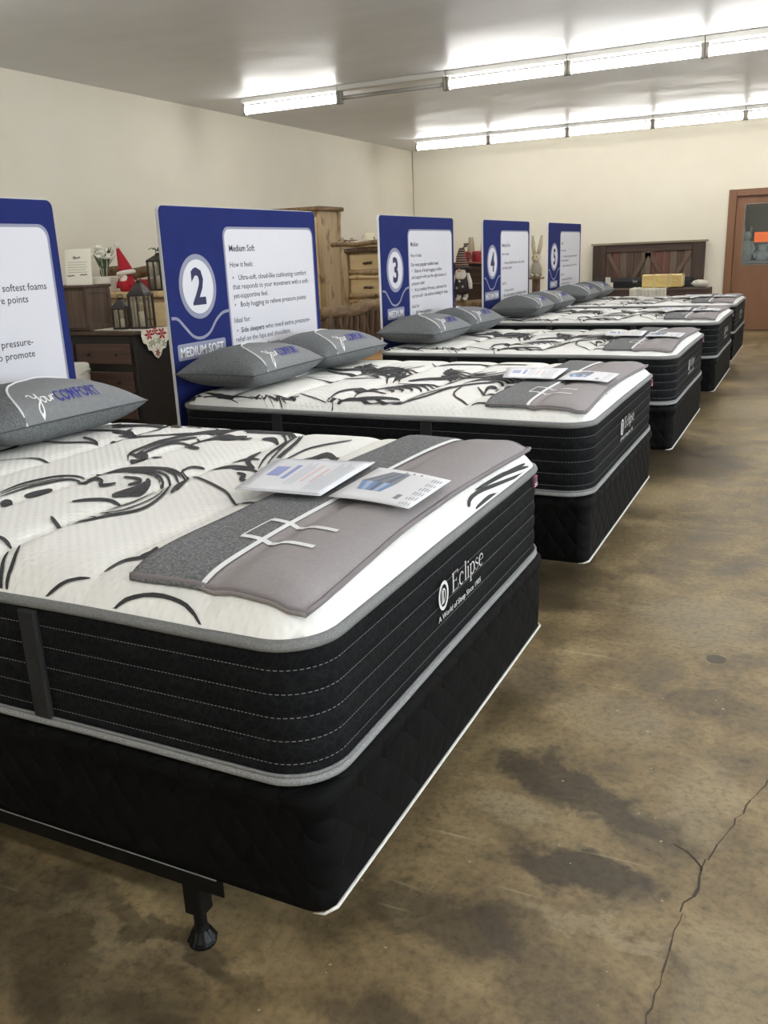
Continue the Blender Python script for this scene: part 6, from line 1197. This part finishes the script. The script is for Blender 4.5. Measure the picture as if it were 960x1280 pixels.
# log storage bench + dark gnome
SB_ = empty('log_bench', (-4.75, 11.5, 0), 0, 'low bark log bench under the dark gnome', 'bench')
MB().log((-.05,.0,.645),(1.35,.0,.65), .06, 10, seed=120).build('front_log', W_barkh, SB_, True)
MB().log((-.05,.26,.645),(1.35,.26,.65), .06, 10, seed=121).build('middle_log', W_barkh, SB_, True)
MB().log((-.05,.5,.645),(1.35,.5,.65), .06, 10, seed=122).build('rear_log', W_barkh, SB_, True)
for x in (.08,1.2):
    for y in (.02,.48): MB().log((x,y,0),(x,y,.64), .05, 9, seed=int(130+x*3+y*7)).build('leg', W_log, SB_, True)
GN = empty('dark_gnome', (-4.14, 11.72, .712), 0, 'large dark-coated gnome with white beard and curled striped hat', 'figurine')
M_coat = mat('charcoal_felt', (54,52,56), .9, c2=(74,72,76), ns=40); M_hat = NT('striped_knit'); 
co = M_hat.coords((1,1,1)); wv = M_hat.n('ShaderNodeTexWave', bands_direction='Z', _Scale=9); M_hat.l(co, wv.inputs[0]); M_hat.l(M_hat.ramp(wv.outputs['Fac'], [(.45, lin((60,40,38))), (.55, lin((150,130,118)))]), M_hat.b.inputs['Base Color']); M_hat.rough(.9); M_hat = M_hat.m
MB().lathe([(.07,.1),(.12,.12),(.125,.25),(.10,.38),(.07,.44)], 16).build('coat', M_coat, GN, True)
for sx in (-1,1):
    MB().tube([(sx*.05,0,.12),(sx*.055,-.01,.06),(sx*.055,-.03,.03)], [.04,.04,.045], 8).build('leg', M_fluff, GN, True)
    MB().ball((sx*.055,-.05,.032), .045, 10, 7, (.9,1.3,.72)).build('boot', M_fluff, GN, True)
    MB().tube([(sx*.08,0,.40),(sx*.14,-.04,.28),(sx*.15,-.05,.18)], [.035,.032,.028], 8).build('arm', M_fluff, GN, True)
MB().ball((0,-.07,.40), .085, 12, 9, (1.1,.7,1.2), .12).build('beard', M_fluff, GN, True)
MB().ball((0,-.135,.46), .025).build('nose', MATS['skin_tone'], GN, True)
MB().tube([(.125*math.cos(t*math.pi/9), .10*math.sin(t*math.pi/9), .485) for t in range(18)], .022, 8, closed=True).build('hat_brim', M_coat, GN, True)
MB().tube([(0,0,.47),(-.01,0,.55),(-.02,0,.66),(.0,0,.76),(.05,0,.82),(.10,0,.835)], [.115,.095,.07,.05,.034,.014], 14).build('hat', M_hat, GN, True)
sf = MB()
for cx, cz in ((0,.30),(.05,.22),(-.05,.2)):
    for k in range(3):
        a = k*math.pi/3; sf.box(-.022,.022,-.001,.001,-.003,.003, M=Matrix.Translation((cx,-.129+abs(cx)*.12,cz)) @ Matrix.Rotation(a,4,'Y'))
sf.build('snowflake', M_fluff, GN)
# white doll on a post stand beyond the sign marked four
ST = empty('post_stand', (-3.06, 12.0, 0), 0, 'narrow brown wooden post stand beyond the sign marked four', 'stand')
fbox('foot', W_dark, ST, -.15, .15, -.15, .15, 0, .05, bev=.008); fbox('post', W_bark, ST, -.05, .05, -.05, .05, .05, 1.0, bev=.006); fbox('top', W_barkh, ST, -.10, .10, -.10, .10, 1.0, 1.03, bev=.006)
DL = empty('knit_doll', (-3.06, 12.0, 1.0305), 0, 'white knitted bunny doll with long ears on the post stand', 'doll')
M_knit = mat('cream_knit', (222,212,186), .95, c2=(196,186,160), ns=60, bump=.4)
M_plaid = mat('pale_plaid', (196,190,176), .9, c2=(150,144,134), ns=40, stretch=(1,1,3))
MB().lathe([(.04,.0),(.085,.01),(.08,.10),(.055,.20),(.04,.23)], 14).build('dress', M_plaid, DL, True)
MB().ball((0,-.01,.28), .07, 14, 9, (1,1,.95)).build('head', M_knit, DL, True)
for sx, dx in ((-1,-.03),(1,.05)): MB().tube([(sx*.03,0,.33),(sx*.035+dx*.5,0,.45),(sx*.03+dx,0,.60)], [.026,.034,.014], 9).build('ear', M_knit, DL, True)
for sx in (-1,1):
    MB().tube([(sx*.05,-.01,.19),(sx*.085,-.03,.12),(sx*.08,-.05,.06)], [.02,.02,.024], 8).build('arm', M_knit, DL, True)
    MB().tube([(sx*.04,-.06,.03),(sx*.045,-.11,.028)], [.026,.03], 8).build('foot', M_knit, DL, True)
ft = MB()
for sx in (-1,1): ft.ball((sx*.025,-.074,.295), .008, 8, 6)
ft.build('eye', M_iron, DL, True)

# ------------------------------------------------------------------ things along the end wall
HB = empty('barn_headboard', (-2.76, 14.42, 0), 0, 'dark rustic wooden headboard with crossed braces against the end wall', 'headboard')
W1 = wood('barn_board', (68,50,40), (96,74,60), ring=20, stretch=(1,1,.06)); W2 = wood('barn_board_red', (86,54,44), (114,76,64), ring=20, stretch=(1,1,.06)); W3 = wood('barn_board_grey', (90,76,64), (114,98,84), ring=20, stretch=(1,1,.06))
WFr = wood('barn_frame', (52,39,32), (76,59,48), ring=20, stretch=(1,1,.06)); WFh = wood('barn_frame_h', (56,42,34), (80,62,50), ring=20, stretch=(.06,1,1))
HW = 1.83
for x0, x1 in ((0,.22),(HW-.20,HW)): fbox('post', WFr, HB, x0, x1, 0, .09, 0, 1.44, bev=.006)
fbox('cap', wood('cap_wood', (124,112,92), (150,138,116), ring=20, stretch=(.06,1,1)), HB, -.03, HW+.03, -.02, .12, 1.44, 1.475, bev=.005)
fbox('top_rail', WFh, HB, .22, HW-.20, .01, .08, 1.32, 1.44, bev=.005); fbox('bottom_rail', WFh, HB, .22, HW-.20, .01, .08, .55, .68, bev=.005)
nb = 12; bw = (HW-.42)/nb; rnd = random.Random(2)
for k in range(nb): fbox('plank', [W1,W2,W3,W1,W1,W3,W2,W2,W2,W3,W1,W3][k], HB, .22+k*bw+.002, .22+(k+1)*bw-.002, .035, .06+.006*rnd.random(), .68, 1.32, bev=.003)
cxm = HW/2+.01
for xa, xb in ((.26,.58),(.92,.60),(.94,1.26),(1.60,1.28)):
    L_ = math.hypot(xb-xa, .56); a_ = math.atan2(-.56, xb-xa)
    mM = Matrix.Translation(((xa+xb)/2, .02, 1.02)) @ Matrix.Rotation(-a_, 4, 'Y')
    b = MB(); b.box(-L_/2, L_/2, -.012, .012, -.035, .035, M=mM, bev=.003); b.build('brace', wood('brace_wood', (88,68,54), (112,90,74), ring=20, stretch=(.1,1,.1)), HB)
fbox('center_stile', W3, HB, cxm-.05, cxm+.05, .008, .034, .68, 1.32, bev=.003)
# black mattress standing on edge
BM = empty('black_mattress', (-2.72, 14.14, 0), 0, 'black mattress leaning on edge in front of the dark headboard', 'mattress')
mb = MB(); mb.box(0, 1.68, 0, .22, 0, .90, bev=.05); mb.build('cover', mat('black_ticking', (20,20,22), .6), BM)
mb = MB(); put_text(mb, 'Set', lambda x, y: (x, -.001, y), .065, 0, x=.70, y=.83); mb.build('lettering', M_logowhite, BM)
# dark bench with a white quilt, wrapped box and plastic
BN = empty('dark_bench', (-2.35, 12.86, 0), 0, 'dark wooden bench holding the gold wrapped box', 'bench')
fbox('seat', W_dark, BN, 0, 1.68, 0, .45, .66, .78, bev=.008)
for x in (.04, 1.56):
    for y in (.03, .34): fbox('leg', W_dark, BN, x, x+.08, y, y+.08, 0, .66, bev=.005)
fbox('apron', W_dark, BN, .12, 1.56, .02, .05, .54, .66, bev=.004)
QT = MB()
def qf(u, v):
    x = -1.83+.55*u; s_ = v*.62
    if s_ < .14: return (x, 12.849-.004*math.sin(u*60), .655+s_*.95+.0)
    return (x, 12.849+(s_-.14)*.9, .7905+.004*math.sin(u*60))
nu, nv = 40, 22
QT.add([qf(i/nu, k/nv) for i in range(nu+1) for k in range(nv+1)], [(i*(nv+1)+k, i*(nv+1)+k+1, (i+1)*(nv+1)+k+1, (i+1)*(nv+1)+k) for i in range(nu) for k in range(nv)])
o = QT.build('white_quilt', mat('ribbed_white', (214,210,196), .85, bump=.3, ns=40), None, True); sm = o.modifiers.new('thick', 'SOLIDIFY'); sm.thickness = .006; sm.offset = 1
tag(o, 'white ribbed quilt folded over the dark bench', 'quilt')
GB = empty('wrapped_box', (-1.67, 12.98, .7955), 0, 'gold box in crinkled clear wrap on the dark bench', 'box')
M_gold = NT('gold_wrap'); M_gold.base(lin((226,198,128))); M_gold.rough(.22); M_gold.b.inputs['Coat Weight'].default_value = .8
nz = M_gold.n('ShaderNodeTexNoise', _Scale=14, _Detail=4); M_gold.l(M_gold.coords(), nz.inputs[0]); M_gold.bump(nz.outputs[0], .7, .02); M_gold = M_gold.m
fbox('carton', M_gold, GB, 0, .60, 0, .25, 0, .195, bev=.015)
for x in (.18,.42): fbox('tape_band', mat('clear_tape', (222,200,140), .15), GB, x-.02, x+.02, -.002, .252, -.0, .197, bev=.002)
WB_ = empty('white_carton', (-2.33, 12.9, .7805), 0, 'small open white carton at the end of the dark bench', 'carton')
m_ = mat('white_card', (222,218,206), .7)
fbox('body', m_, WB_, 0, .2, 0, .2, 0, .10, bev=.004); fl_ = MB(); fl_.box(.12, .2, -.002, .002, 0, .09, M=Matrix.Translation((0,0,.10)) @ Matrix.Rotation(math.radians(12),4,'X')); fl_.build('flap', m_, WB_)
PB = MB(); PB.ball((-.82, 13.0, .842), .1, 22, 14, (1.25,.9,.55), .22); o = PB.build('plastic_bag', mat('clear_plastic', (196,192,180), .12, c2=(226,222,210), ns=20), None, True)
tag(o, 'crumpled clear plastic bag on the dark bench near the brown door', 'bag')
